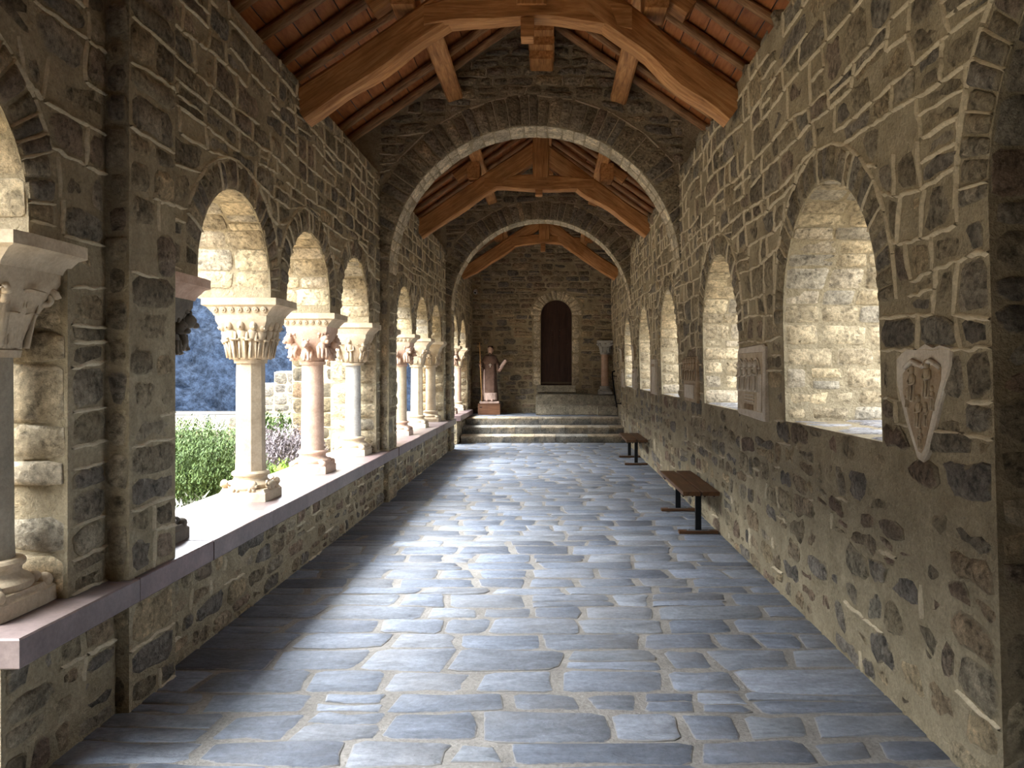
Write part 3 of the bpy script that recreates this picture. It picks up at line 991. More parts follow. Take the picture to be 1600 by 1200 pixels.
def truss(i, Y, label):
    t = empty('roof_truss', (RX, Y, 3.6))
    tag(t, label, 'truss', kind='thing')
    O = Vector((RX, Y, 3.6))
    def piece(name, p0, p1, up, *a, **kw):
        m, L = frame(Vector(p0) - O, Vector(p1) - O, up)
        return build(timber(L, *a, **kw), name, M['timber'], t, 40, False, m)
    apex = 5.20
    for sg, xf in ((-1, XL - .1), (1, 1.62)):
        zf = 3.87 + .02 * i
        piece('principal_rafter', (xf, Y, zf), (RX + sg * .06, Y, apex), (0, 0, 1), .2, .28, 10 * i + sg, rough=.02, bow=.0 if i != 2 else -.05, wane=.03 if sg < 0 else .06, n=18, ch=.026)
    # collar, bowed and waney
    piece('collar_beam', (-1.05, Y - .01, 4.62), (.66, Y - .01, 4.62), (0, 0, 1), .19, .23, 10 * i + 5, rough=.025, bow=.10 if i != 1 else .02, wane=.05, n=18, ch=.025)
    piece('king_post', (RX + .03, Y - .135, 5.30), (RX + .03, Y - .135, 4.60), (0, -1, 0), .25, .22, 10 * i + 6, rough=.006, n=6)
    mb = MB()
    mb.box(-.055, .055, -.12, .02, 4.33 - 3.6, 4.50 - 3.6, .008)
    build(mb, 'tenon', M['timber'], t)
    for sg, x in ((-1, -1.22), (1, .86)):
        zz = roofz(x) - .135 - .21
        # cleat blocks that carry the purlin on the principal rafter
        mb = MB()
        m, L = frame(Vector((x + sg * .34, Y, zz - .16)) - O, Vector((x + sg * .08, Y, zz + .03)) - O)
        build(timber(L, .17, .16, i + sg + 60, .006, n=4), 'cleat', M['timber'], t, 40, False, m)
        m, L = frame(Vector((x, Y - .16, zz - .0)) - O, Vector((x, Y + .16, zz - .0)) - O)
        build(timber(L, .2, .26, i + sg + 70, .006, n=4), 'packing_block', M['timber'], t, 40, False, m)
truss(0, 6.42, 'nearest roof truss with bowed waney collar beam, over the first bay')
truss(1, 12.1, 'middle roof truss with a straight collar, seen through the nearer arch')
truss(2, 17.75, 'farthest roof truss with arched collar, close before the end wall')

# ---------------------------------------------------------------- steps at the end
stairs = empty('staircase', (0, 16.8, 0))
tag(stairs, 'three broad worn stone steps rising to the end platform', 'steps', kind='structure')
STEP = [(16.8, 17.35, .165), (17.32, 18.05, .325), (18.02, YB, .485)]
rs = random.Random(77)
prev = 0.0
for j, (ya, yb, z) in enumerate(STEP):
    x = XLP + .02 if j else -1.98
    while x < 1.60:
        L = min(rs.uniform(.40, .72), 1.63 - x)
        if 1.63 - x - L < .25: L = 1.63 - x
        mb = MB()
        g = rs.uniform(.8, 1.2)
        c = rs.choice([(.30, .24, .16), (.34, .28, .20), (.27, .23, .17), (.25, .23, .19)])
        depth = ya + .42
        v = []
        nseg = 6
        for e in range(nseg + 1):
            xx = x + .003 + (L - .006) * e / nseg
            jy = rs.uniform(-.008, .008)
            jz = rs.uniform(-.006, .003)
            v.append([(xx, ya + jy + .01, prev - .02), (xx, ya + jy, z - .065 + rs.uniform(-.025, .015)), (xx, ya + jy - .018, z - .02 + jz), (xx, ya + jy + .012, z + jz), (xx, depth, z), (xx, depth, prev - .02)])
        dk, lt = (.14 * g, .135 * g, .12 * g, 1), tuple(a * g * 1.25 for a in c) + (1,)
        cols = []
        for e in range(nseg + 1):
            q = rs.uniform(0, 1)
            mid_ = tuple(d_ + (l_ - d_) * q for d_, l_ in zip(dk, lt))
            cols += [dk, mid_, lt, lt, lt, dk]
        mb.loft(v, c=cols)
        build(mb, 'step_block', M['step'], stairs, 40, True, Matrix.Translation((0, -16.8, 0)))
        x += L
    prev = z
mb = MB()
mb.box(XLO + .1, 1.7, 17.1, YB, -.1, .150)
mb.box(XLO + .1, 1.7, 17.7, YB, .1, .31)
mb.box(XLO + .1, 1.7, 18.38, YB, .1, .47)
build(mb, 'step_core', M['grout'], stairs, None, False, Matrix.Translation((0, -16.8, 0)))
pm = Masonry(stairs, random.Random(78), M['slate'], 'paving_slab')
pm.lay(courses(XLP, 1.62, 18.42, YB, .36, (.4, .7), random.Random(3), amp=.05, tilt=.01), lambda u, v, h: (u, v - 16.8, .478 + h), SLATE, gap=.012, h=.004, hv=.003, bev=.006)
pm.finish(60, -1)
landing = empty('door_steps', (.6, 19.2, .485))
tag(landing, 'two narrow stone steps below the dark door, against the right wall', 'steps', kind='structure')
for nm, x0, x1, y0, y1, z0, z1 in (('lower', -.40, 1.20, 19.02, 19.5, 0, .24), ('lower', 1.12, 1.60, 18.72, 19.5, 0, .22), ('upper', -.40, .42, 19.38, 20, .1, .495), ('upper', .42, 1.05, 19.38, 20, .1, .495), ('upper', 1.05, 1.62, 19.10, 20, .1, .49)):
    n = max(1, int((x1 - x0) / .55))
    for i in range(n):
        mb = MB()
        a, b = x0 + (x1 - x0) * i / n, x0 + (x1 - x0) * (i + 1) / n
        g = rs.uniform(.8, 1.15)
        mb.box(a + .003 - .6, b - .003 - .6, y0 - 19.2 + rs.uniform(-.008, .008), y1 - 19.2, z0, z1 + rs.uniform(-.005, .005), .014, tuple(cc * g for cc in (.29, .245, .17)))
        build(mb, 'step_block', M['step'], landing, None, True)
# ================================================================ OBJECTS
# ---------------------------------------------------------------- arcade columns
def sq_ring(hx, hy, z, n=24, p=8):
    out = []
    for j in range(n):
        t = 2 * PI * j / n
        c, s_ = math.cos(t), math.sin(t)
        k = (abs(c) ** p + abs(s_) ** p) ** (-1 / p)
        out.append((hx * c * k, hy * s_ * k, z))
    return out
def carved_person(rng, h=.2):
    """small relief figure standing at the origin, facing -y"""
    mb = MB()
    k = h / .2
    mb.loft([[(x * k, y * k, z * k) for x, y, z in sq_ring(a, b, zz, 8, 2)] for a, b, zz in ((.024, .016, 0), (.026, .02, .02), (.02, .018, .07), (.026, .022, .12), (.03, .02, .148), (.012, .012, .16))])
    mb.ball((0, -.006 * k, .178 * k), .021 * k, .02 * k, .026 * k, 8, 6)
    mb.ball((0, -.026 * k, .175 * k), .005 * k, .007 * k, .007 * k, 6, 4)
    for sg in (-1, 1):
        mb.tube([(sg * .028 * k, 0, .145 * k), (sg * .034 * k, -.012 * k, .105 * k), (sg * .008 * k, -.026 * k, rng.uniform(.09, .12) * k)], [.009 * k, .009 * k, .007 * k], 6)
        mb.tube([(sg * .012 * k, -.014 * k, .1 * k), (sg * .014 * k, -.022 * k, .01 * k)], [.008 * k, .006 * k], 5)
    return mb
def carved_beast(rng):
    mb = MB()
    mb.ball((0, -.02, .06), .034, .05, .06, 10, 7)
    mb.ball((0, -.065, .135), .032, .036, .034, 10, 7)
    mb.ball((0, -.098, .124), .018, .02, .015, 8, 5)
    for sg in (-1, 1):
        mb.ball((sg * .022, -.06, .168), .009, .008, .014, 6, 4)
        mb.ball((sg * .014, -.092, .145), .005, .005, .005, 6, 4)
        mb.tube([(sg * .03, -.03, .075), (sg * .036, -.06, .04), (sg * .028, -.055, .0)], [.017, .014, .012], 7)
        mb.tube([(sg * .012, -.06, .07), (sg * .016, -.075, .02), (sg * .016, -.085, .005)], [.012, .01, .012], 6)
    return mb
def carved_leaf(L=.2, curl=.05, wd=.05):
    """tongue leaf growing up from the origin and curling out along -y"""
    rings = []
    for i in range(9):
        t = i / 8
        a = t * 1.9
        y = -.25 * L * t * t - curl * max(0, t - .6) * 2
        z = L * math.sin(min(a, 1.57)) - max(0, a - 1.57) * .11 * L
        ww = wd * math.sin(PI * (.18 + .8 * t)) ** .7
        ridge = .008
        rings.append([(-ww, y + .004, z), (-ww * .55, y - ridge * .9, z), (-ww * .25, y - ridge * .2, z), (0, y - ridge * 1.3, z), (ww * .25, y - ridge * .2, z), (ww * .55, y - ridge * .9, z), (ww, y + .004, z), (0, y + .02, z + .004)])
    mb = MB()
    mb.loft(rings)
    return mb
def volute(r=.035, n=16):
    pts, rad = [], []
    for i in range(n):
        t = i / (n - 1)
        a = 2.2 * 2 * PI * t * .62
        rr = r * (1 - .75 * t)
        pts.append((0, -rr * math.cos(a), rr * math.sin(a)))
        rad.append(.017 * (1 - .4 * t))
    mb = MB()
    mb.tube(pts, rad, 7)
    return mb
def on_faces(fn, cap, mat, name, dist, z, spots, lean=.16, scale=1.0):
    """carvings round a bell: spots = list of angles in degrees, 0 = facing -y"""
    for a in spots:
        th = math.radians(a)
        mb = fn()
        k = (abs(math.cos(th)) ** 5 + abs(math.sin(th)) ** 5) ** (-1 / 5)
        m = Matrix.Rotation(th, 4, 'Z') @ Matrix.Translation((0, -dist * k, z)) @ Matrix.Rotation(lean, 4, 'X') @ Matrix.Scale(scale, 4)
        build(mb, name, mat, cap, True, False, m)
def column(y, label, shaft='round', mat='marble', capital='figures', base='plain', r=.102, cmat=None, full=True, x=-2.3, z0=SILL, scale=1.0, abacus=True, ax=.285, amat=None):
    o = empty('arcade_column', (x, y, z0))
    tag(o, label, 'column', kind='thing')
    mt, cm, am = M[mat], M[cmat or mat], M[amat or 'marble']
    rg = random.Random(int(y * 100))
    S = Matrix.Scale(scale, 4)
    # base: plinth, mouldings, corner carvings
    mb = MB()
    mb.loft([sq_ring(.182, .182, 0, 24, 20), sq_ring(.182, .182, .062, 24, 20), sq_ring(.172, .172, .07, 24, 20), sq_ring(.166, .166, .09, 24, 12)])
    b = build(mb, 'base', cm if base != 'pale' else M['marble'], o, 40, False, S)
    mb = MB()
    prof = [(.158, .085), (.166, .10), (.166, .118), (.154, .132), (.132, .142), (.122, .158), (.125, .176), (.137, .184), (.139, .199), (.128, .211), (.108, .214)]
    mb.lathe(prof, n=24)
    build(mb, 'base_moulding', cm, b, 35)
    if base == 'lions':
        for a in (0, 90, 180, 270):
            mb = MB()
            mb.ball((0, 0, .03), .10, .026, .032, 12, 7)
            mb.ball((.085, -.012, .048), .030, .028, .032, 9, 6)
            mb.ball((.108, -.02, .04), .014, .014, .012, 7, 5)
            for lx in (-.07, -.04, .05, .08): mb.tube([(lx, -.008, .03), (lx + .012, -.016, .0)], [.014, .012], 6)
            mb.tube([(-.09, 0, .04), (-.12, -.01, .06), (-.105, -.01, .075)], [.009, .008, .009], 6)
            th = math.radians(a)
            build(mb, 'carved_lion', cm, b, True, False, Matrix.Rotation(th, 4, 'Z') @ Matrix.Translation((0, -.155, .075)))
    else:
        for sx in (-1, 1):
            for sy in (-1, 1):
                mb = MB()
                mb.ball((sx * .142, sy * .142, .088), .036, .036, .034, 9, 6)
                mb.ball((sx * .118, sy * .118, .108), .03, .03, .026, 9, 6)
                build(mb, 'corner_claw', cm, b, True)
    zc0, zc1, za = 1.03, 1.385, 1.51
    if full:
        mb = MB()
        n = 24 if shaft == 'round' else 8
        ph = 0 if shaft == 'round' else PI / 8
        rr = r if shaft == 'round' else r * 1.06
        rings = []
        for i in range(11):
            z = .212 + (zc0 - .212) * i / 10
            k = 1.0 - .05 * i / 10
            if i == 0: k = 1.03
            rings.append([(rr * k * math.cos(2 * PI * j / n + ph), rr * k * math.sin(2 * PI * j / n + ph), z) for j in range(n)])
        mb.loft(rings)
        build(mb, 'shaft', mt, o, 40 if shaft == 'round' else 20, False, S)
    # capital
    mb = MB()
    rings = []
    prof = [(0, .118, 0), (.03, .124, 0), (.034, .110, 0), (.10, .128, .3), (.20, .156, .7), (.285, .188, .95), (.315, .200, 1), (.355, .202, 1)]
    for z, rad, q in prof:
        a, c_ = sq_ring(rad, rad, z, 24, 2), sq_ring(rad, rad, z, 24, 12)
        rings.append([tuple(u + (v - u) * q for u, v in zip(p, w_)) for p, w_ in zip(a, c_)])
    mb.loft([[(p[0], p[1], p[2] + zc0) for p in rg_] for rg_ in rings])
    cap = build(mb, 'capital', cm, o, 40, False, S)
    if capital == 'figures':
        on_faces(lambda: carved_person(rg, .285), cap, cm, 'carved_figure', .116, zc0 + .034, [f + d for f in (0, 90, 180, 270) for d in (-27, 0, 27)], lean=.25)
        on_faces(lambda: carved_person(rg, .27), cap, cm, 'carved_figure', .108, zc0 + .04, [45, 135, 225, 315], lean=.3)
    elif capital == 'beasts':
        on_faces(lambda: carved_beast(rg), cap, cm, 'carved_beast', .10, zc0 + .08, [45, 135, 225, 315], lean=.2, scale=1.3)
        on_faces(lambda: carved_beast(rg), cap, cm, 'carved_beast', .108, zc0 + .05, [0, 90, 180, 270], lean=.18, scale=1.15)
        on_faces(lambda: volute(.03), cap, cm, 'volute', .165, zc0 + .275, [33, 57, 123, 147, 213, 237, 303, 327], lean=0)
    elif capital == 'mixed':
        on_faces(lambda: carved_person(rg, .27), cap, cm, 'carved_figure', .118, zc0 + .04, [0, 90, 180, 270], lean=.22)
        on_faces(lambda: carved_leaf(.21, .03, .045), cap, cm, 'carved_leaf', .108, zc0 + .04, [28, 62, 118, 152, 208, 242, 298, 332], lean=.1)
        on_faces(lambda: carved_person(rg, .19), cap, cm, 'carved_figure', .13, zc0 + .07, [45, 135, 225, 315], lean=.3)
    elif capital == 'leaves':
        on_faces(lambda: carved_leaf(.15, .06, .05), cap, cm, 'carved_leaf', .106, zc0 + .035, [22, 67, 112, 157, 202, 247, 292, 337], lean=.05)
        on_faces(lambda: carved_leaf(.245, .05, .055), cap, cm, 'carved_leaf', .115, zc0 + .04, [0, 45, 90, 135, 180, 225, 270, 315], lean=.12)
        on_faces(lambda: volute(.042), cap, cm, 'volute', .17, zc0 + .25, [38, 52, 128, 142, 218, 232, 308, 322], lean=0)
        on_faces(lambda: carved_person(rg, .12), cap, cm, 'carved_head', .15, zc0 + .20, [0, 90, 180, 270], lean=.1)
    if abacus:
        mb = MB()
        hx, hy = ax, .24
        mb.loft([sq_ring(.206, .202, zc1, 24, 20), sq_ring(.212, .206, zc1 + .015, 24, 20), sq_ring(hx - .03, .222, zc1 + .062, 24, 20), sq_ring(hx - .006, hy - .006, zc1 + .07, 24, 20), sq_ring(hx, hy, zc1 + .075, 24, 20), sq_ring(hx, hy, za, 24, 20)])
        ab = build(mb, 'abacus', am, o, 30, False, S)
        if capital in ('figures', 'beasts') and full:
            for sg, rot in ((-1, 0), (1, PI)):
                for i in range(7):
                    mb = MB()
                    u = -.18 + .36 * i / 6
                    mb.lathe([(.022, 0), (.024, .006), (.016, .01), (.012, .006), (.009, .012), (.002, .015)], n=10)
                    m = Matrix.Rotation(rot, 4, 'Z') @ Matrix.Translation((u, -.214, zc1 + .04)) @ Matrix.Rotation(PI / 2 + .3, 4, 'X')
                    build(mb, 'rosette', am, ab, True, False, m)
    return o
column(3.12, 'big grey column with leafy volute capital, cut off by the left edge of the photo', 'round', 'brownm', 'leaves', 'plain', .098, cmat='marble')
column(4.33, 'dark respond column half hidden behind the near pier, in front of the rosemary hedge', 'round', 'greym', 'beasts', 'plain', .1, cmat='darkstone', amat='pinkm')
column(5.87, 'cream octagonal column with saints on its capital and lions on its base', 'octagon', 'marble', 'figures', 'lions', .102)
column(7.39, 'pink marble round column with beast capital, second on the sunlit coping', 'round', 'pinkm', 'beasts', 'plain', .106, cmat='pinkm')
column(8.90, 'grey marble round column with figured capital against the jamb of the first bay', 'round', 'greym', 'mixed', 'plain', .088, cmat='marble')
column(10.08, 'column mostly hidden by the second pier, only its impost corner showing', 'round', 'marble', 'leaves', 'plain', .1)
column(11.6, 'thick cream round column with pinkish beast capital, nearest one seen past the second pier', 'round', 'marble', 'beasts', 'plain', .112, cmat='pinkm')
column(13.1, 'pale octagonal column in the middle of the second bay', 'octagon', 'marble', 'leaves', 'plain', .1, cmat='marble')
column(14.6, 'slim cream round column beside the far jamb of the second bay', 'round', 'marble', 'mixed', 'plain', .095, cmat='marble')
column(17.2, 'thin dark column with reddish base at the passage before the steps', 'octagon', 'darkstone', 'beasts', 'plain', .07, cmat='pinkm')
column(18.7, 'rosy white round column, the last of the arcade, by the steps', 'round', 'pinkm', 'leaves', 'plain', .1, cmat='marble')
# freestanding column on the landing
o = column(19.62, 'short freestanding marble column with leafy capital on the landing right of the door', 'round', 'pinkm', 'leaves', 'plain', .098, cmat='greym', x=1.36, z0=.98, scale=.985, abacus=False)
o.name = 'freestanding_column'

# ---------------------------------------------------------------- benches
def bench(y0, y1, xc, label):
    o = empty('bench', (xc, (y0 + y1) / 2, 0.004))
    tag(o, label, 'bench', 'benches along the right wall')
    hl = (y1 - y0) / 2
    for x in (-.093, .093):
        mb = MB()
        mb.box(x - .082, x + .082, -hl, hl, .392, .432, .006)
        m, L = frame((x, -hl, .432), (x, hl, .432))
        pl = build(timber(2 * hl, .165, .04, x * 50 + y0, .001, ch=.005, n=6), 'seat_plank', M['benchwood'], o, 30, False, m)
    for sg in (-1, 1):
        y = sg * (hl - .17) - (.0)
        mb = MB()
        mb.box(-.028, .028, y - .02, y + .02, .03, .375, .003)
        lg = build(mb, 'leg', M['steel'], o)
        mb = MB()
        mb.box(-.165, .165, y - .022, y + .022, .372, .391, .002)
        for x in (-.15, -.06, .06, .15): mb.box(x - .008, x + .008, y - .03, y - .014, .36, .376)
        build(mb, 'bracket', M['steel'], o)
        m, L = frame((-.19, y, .030), (.19, y, .030))
        ft = build(timber(.38, .085, .028, 3 + sg, .001, ch=.004, n=3), 'foot', M['benchwood'], o, 30, False, m)
        mb = MB()
        mb.box(-.11, .11, y - .03, y + .03, .030, .036, .001)
        for x in (-.09, .09): mb.ball((x, y, .038), .009, .009, .006, 7, 4)
        build(mb, 'foot_plate', M['galv'], o)
bench(7.33, 8.87, 1.43, 'nearer low bench of two brown planks on black legs by the right wall')
bench(12.75, 14.2, 1.42, 'farther low plank bench by the right wall, close to the steps')

# ---------------------------------------------------------------- carved pieces let into the right wall
WR = Matrix.Rotation(-PI / 2, 4, 'Z')           # local -y looks into the gallery (-x), local x runs towards the viewer
def wallpiece(name, yc, z, label, cat):
    o = empty(name, (XR(z), yc, z), -PI / 2)
    return tag(o, label, cat)
def slab_prism(pts, y0, y1, ch=.012):
    cx, cz = sum(p[0] for p in pts) / len(pts), sum(p[1] for p in pts) / len(pts)
    mb = MB()
    sh = lambda k: [(cx + (x - cx) * k, cz + (z - cz) * k) for x, z in pts]
    mb.loft([[(x, y1, z) for x, z in sh(1)], [(x, y0 + ch, z) for x, z in sh(1)], [(x, y0, z) for x, z in sh(.97)]][::-1])
    return mb
o = wallpiece('relief_plaque', 6.07, 1.52, 'large white marble relief of four robed figures under arches, by the nearest window', 'relief')
pts = [(-.40, -.27), (-.37, -.285), (.36, -.305), (.40, -.30), (.405, .255), (.36, .275), (-.36, .265), (-.40, .24)]
sl = build(slab_prism(pts, -.035, .03), 'slab', M['relief'], o, 30)
mb = MB()
mb.box(-.36, .37, -.0375, -.03, -.24, .215, .002)
build(mb, 'field', M['tan'], o)
rg = random.Random(4)
for i in range(4):
    x = -.265 + .165 * i
    f = build(carved_person(rg, .245), 'carved_figure', M['relief'], o, True, False, Matrix.Translation((x, -.040, -.09)))
    mb = MB()
    mb.tube([(x + .07 * math.cos(a), -.04, .09 + .075 * math.sin(a)) for a in [PI * k / 8 for k in range(9)]], .010, 6)
    build(mb, 'arch_moulding', M['relief'], o, True)
for i in range(5):
    x = -.347 + .165 * i
    mb = MB()
    mb.tube([(x, -.042, -.09), (x, -.042, .09)], .009, 6)
    mb.box(x - .014, x + .014, -.055, -.034, .085, .105)
    build(mb, 'colonnette', M['relief'], o, True)
mb = MB()
mb.box(.245, .36, -.043, -.03, -.23, .05, .003)
build(mb, 'plain_band', M['relief'], o)
for z in (-.12, -.145, -.17):
    mb = MB()
    mb.box(-.13, .15, -.045, -.035, z, z + .008)
    build(mb, 'ruled_line', M['relief'], o)
mb = MB()
for i in range(9):
    x = -.13 + .03 * i
    mb.box(x, x + .012, -.046, -.035, -.232, -.19)
build(mb, 'carved_strokes', M['stain'], o)

o = wallpiece('heart_relief', 3.285, 1.49, 'pointed heart-shaped pale marble relief, near the right edge', 'relief')
pts = [(-.245, .16), (-.24, .05), (-.15, -.12), (-.04, -.275), (.0, -.285), (.045, -.24), (.14, -.04), (.235, .13), (.24, .20), (.16, .215), (.1, .205), (.03, .225), (-.05, .20), (-.14, .205), (-.20, .185)]
hs = build(slab_prism(pts, -.018, .03, .008), 'slab', M['relief'], o, 30)
v = [(x * .70, -.033, z * .76 - .03) for x, z in pts]
mb = MB()
mb.loft([[(x, -.0205, z) for x, y, z in v], [(x, -.01, z) for x, y, z in v]])
build(mb, 'field', M['stain'], o)
for x, z, s_ in ((-.075, .0, 1.2), (.06, .02, 1.25), (-.015, -.11, 1.1), (.0, -.20, .7), (.10, -.03, .8), (-.12, -.03, .7), (.045, -.10, .8)):
    build(carved_person(rg, .13 * s_), 'carved_figure', M['tan'], o, True, False, Matrix.Translation((x, -.020, z - .03)))
mb = MB()
mb.tube([(-.15, -.020, .12), (-.07, -.026, .15), (.02, -.026, .125), (.09, -.026, .15), (.16, -.020, .12)], .012, 6)
build(mb, 'scroll_moulding', M['relief'], o, True)

def stone_plaque(yc, hw, zc, hh, label, kind):
    o = wallpiece('relief_plaque', yc, zc, label, 'relief')
    pts = [(-hw, -hh), (hw, -hh * 1.03), (hw, hh * .97), (-hw, hh)]
    build(slab_prism(pts, -.04, .03, .01), 'slab', M['relief' if kind != 'brown' else 'stain'], o, 30)
    if kind == 'brown':
        for i in range(5):
            build(carved_person(rg, hh * 1.0), 'carved_figure', M['stain'], o, True, False, Matrix.Translation((-hw * .75 + hw * 1.5 * i / 4, -.042, -hh * .1)))
        mb = MB()
        mb.box(-hw * .7, hw * .7, -.052, -.03, -hh * .85, -hh * .25, .004)
        build(mb, 'panel', M['relief'], o)
    else:
        for sg in (-1, 1):
            mb = MB()
            mb.box(sg * hw * .82 - .035, sg * hw * .82 + .035, -.055, -.03, -hh * .9, hh * .9, .005)
            build(mb, 'border', M['relief'], o)
        mb = MB()
        mb.box(-hw * .7, hw * .7, -.055, -.03, hh * .55, hh * .7, .004)
        build(mb, 'top_band', M['stain'], o)
stone_plaque(8.68, .40, 1.50, .255, 'brownish weathered relief slab between the first and second windows', 'brown')
stone_plaque(11.78, .30, 1.50, .27, 'plain bordered stone slab between the second and third windows', 'plain')
stone_plaque(14.55, .26, 1.43, .20, 'small pale stone block low between the third and fourth windows', 'plain')
stone_plaque(17.0, .22, 1.42, .20, 'small pale stone block beyond the last window, above the steps', 'plain')
for y, lb in ((14.6, 'carved corbel with a curling pale leaf, above the small pale block of the third pier'), (17.05, 'carved corbel with a curling pale leaf, last on the right wall by the handrail')):
    o = wallpiece('leaf_corbel', y, 1.78, lb, 'corbel')
    mb = MB()
    mb.loft([[(x, yy, z) for x, z in ((-.17, 0), (.17, 0), (.17, .30), (-.17, .30))] for yy in (.03, -.05)])
    b = build(mb, 'block', M['stain'], o)
    for x in (-.1, .1):
        build(carved_leaf(.30, .17, .06), 'carved_leaf', M['relief'], o, True, False, Matrix.Translation((x, -.045, .0)))

# handrail on the right wall by the steps
o = empty('handrail', (1.50, 18.0, .95))
tag(o, 'thin black iron handrail fixed to the right wall above the steps', 'handrail')
mb = MB()
mb.tube([(.06, 1.0, .62), (.0, .95, .60), (-.02, .8, .54), (-.01, .0, .0), (0, -.25, -.17), (.0, -.30, -.21)], .016, 8)
build(mb, 'rail', M['steel'], o, True)
for yy, z in ((-.18, -.125), (.75, .50)):
    mb = MB()
    mb.tube([(-.01, yy, z), (.08, yy, z - .01), (.115, yy, z)], .009, 6)
    mb.tube([(.098, yy, z), (.12, yy, z)], .028, 10)
    build(mb, 'bracket', M['steel'], o, True)

# security camera high on the left of the end wall
o = empty('security_camera', (-1.97, 19.93, 3.64))
tag(o, 'small white security camera high in the left corner of the end wall', 'camera')
mb = MB()
mb.lathe([(.05, 0), (.05, .02), (.028, .03), (.02, .06)], n=14)
build(mb, 'mount', M['white'], o, 30, False, Matrix.Rotation(PI / 2, 4, 'X'))
mb = MB()
mb.ball((0, -.10, -.03), .058, .058, .058, 14, 9)
h = build(mb, 'housing', M['white'], o, True)
mb = MB()
mb.ball((0, -.145, -.05), .026, .02, .026, 10, 6)
build(mb, 'lens', M['black'], o, True)

# ---------------------------------------------------------------- statue on its box
o = empty('pedestal_box', (-1.56, 19.30, .482))
tag(o, 'plain brown wooden box carrying the statue', 'box')
mb = MB()
mb.box(-.275, .275, -.20, .20, 0, .25, .006)
b = build(mb, 'carcass', M['box'], o)
mb = MB()
mb.box(-.28, .28, -.205, .205, .25, .275, .005)
build(mb, 'lid', M['box'], o)
mb = MB()
mb.box(-.23, -.17, -.203, -.198, .185, .197)
build(mb, 'finger_slot', M['black'], o)

st = empty('statue', (-1.555, 19.30, .76))
tag(st, 'painted statue of a monk in a brown robe holding a staff and a scroll', 'statue')
mb = MB()
mb.box(-.24, .24, -.16, .16, 0, .06, .01)
build(mb, 'plinth', M['robelight'], st)
# robe: one continuous figure from hem to neck
NR = 40
prof = [(.06, .215, .145, -.01), (.09, .225, .15, -.01), (.20, .212, .14, -.008), (.45, .185, .125, 0), (.70, .168, .115, .004), (.90, .165, .112, .006), (1.02, .178, .112, .006), (1.10, .178, .104, .006), (1.15, .13, .088, .008), (1.18, .075, .065, .01), (1.22, .05, .052, .012), (1.26, .05, .052, .014)]
rings = []
for z, rx, ry, cx in prof:
    amp = .022 * max(0, min(1, (1.0 - z) / .8))
    ring = []
    for j in range(NR):
        t = 2 * PI * j / NR
        k = 1 + amp * 3.2 * (math.sin(7 * t + 1.3 * z) * .6 + .4 * math.sin(13 * t - 2 * z))
        ring.append((cx + rx * k * math.cos(t), ry * k * math.sin(t), z))
    rings.append(ring)
mb = MB()
mb.loft(rings)
body = build(mb, 'body', M['robe'], st, True)
# scapular front panel, pale lining and raised hem
def front_panel(x0, x1, za, zb, dep, mat, name, wav=.008):
    rr_ = []
    for i in range(9):
        z = za + (zb - za) * i / 8
        ry = .118 + .035 * max(0, (.9 - z))
        row = []
        for e in range(7):
            x = x0 + (x1 - x0) * e / 6
            yy = -math.sqrt(max(0.0004, 1 - (x / .22) ** 2)) * ry - dep - wav * math.sin(9 * x * 6 + z * 3)
            row.append((x, yy, z))
        rr_.append(row + [(x, y + .03, z) for x, y, z in reversed(row)])
    m_ = MB()
    m_.loft(rr_)
    return build(m_, name, mat, st, True)
front_panel(-.10, .13, .20, 1.02, .014, M['robe'], 'scapular')
front_panel(-.165, -.115, .10, .86, .010, M['robelight'], 'pale_lining')
front_panel(-.12, .19, .085, .27, .020, M['robelight'], 'raised_hem', .016)
for sg in (-1, 1):
    mb = MB()
    mb.ball((.01 + sg * .065, -.165, .085), .034, .06, .026, 10, 6)
    build(mb, 'foot', M['skin'], st, True)
# hood round the shoulders
mb = MB()
pr = [(.188, 1.03), (.205, 1.06), (.190, 1.12), (.145, 1.185), (.098, 1.225), (.085, 1.205)]
mb.loft([[(.006 + r * math.cos(2 * PI * j / 24), (.74 if math.sin(2 * PI * j / 24) < 0 else .6) * r * math.sin(2 * PI * j / 24) - .012, z - .03 * (1 if math.sin(2 * PI * j / 24) < -.5 else 0) * (r > .12)) for j in range(24)] for r, z in pr])
build(mb, 'hood', M['robe'], st, True)
# head
mb = MB()
hr = []
HP = [(0, .018, .018, -.02), (.02, .042, .045, -.014), (.05, .056, .064, -.008), (.08, .063, .074, 0), (.12, .067, .080, .004), (.155, .066, .080, .006), (.185, .056, .068, .008), (.205, .035, .045, .008), (.215, .01, .012, .008)]
for z, rx, ry, cy in HP:
    ring = []
    for j in range(28):
        t = 2 * PI * j / 28
        x, y = rx * math.cos(t), cy + ry * math.sin(t)
        if math.sin(t) < -.55:
            c = abs(math.cos(t))
            if .055 < z < .11: y -= .020 * max(0, 1 - c * 4.2) * (1 if z < .09 else .6)
            if .095 < z < .13: y += .010 * max(0, 1 - abs(c - .38) * 5)
            if .025 < z < .05: y -= .005 * max(0, 1 - c * 3)
        ring.append((x, y, z))
    hr.append(ring)
mb.loft(hr)
for sg in (-1, 1):
    mb.ball((sg * .066, .006, .10), .010, .018, .026, 8, 6)
HM = Matrix.Translation((.016, -.012, 1.235)) @ Matrix.Rotation(.12, 4, 'X') @ Matrix.Rotation(-.15, 4, 'Z')
head = build(mb, 'head', M['skin'], st, True, False, HM)
for sg in (-1, 1):
    mb = MB()
    mb.ball((sg * .026, -.062, .108), .010, .006, .006, 8, 5)
    build(mb, 'eye', M['hair'], head, True)
mb = MB()
mb.ball((0, -.072, .045), .018, .006, .005, 8, 5)
build(mb, 'mouth', M['stain'], head, True)
mb = MB()
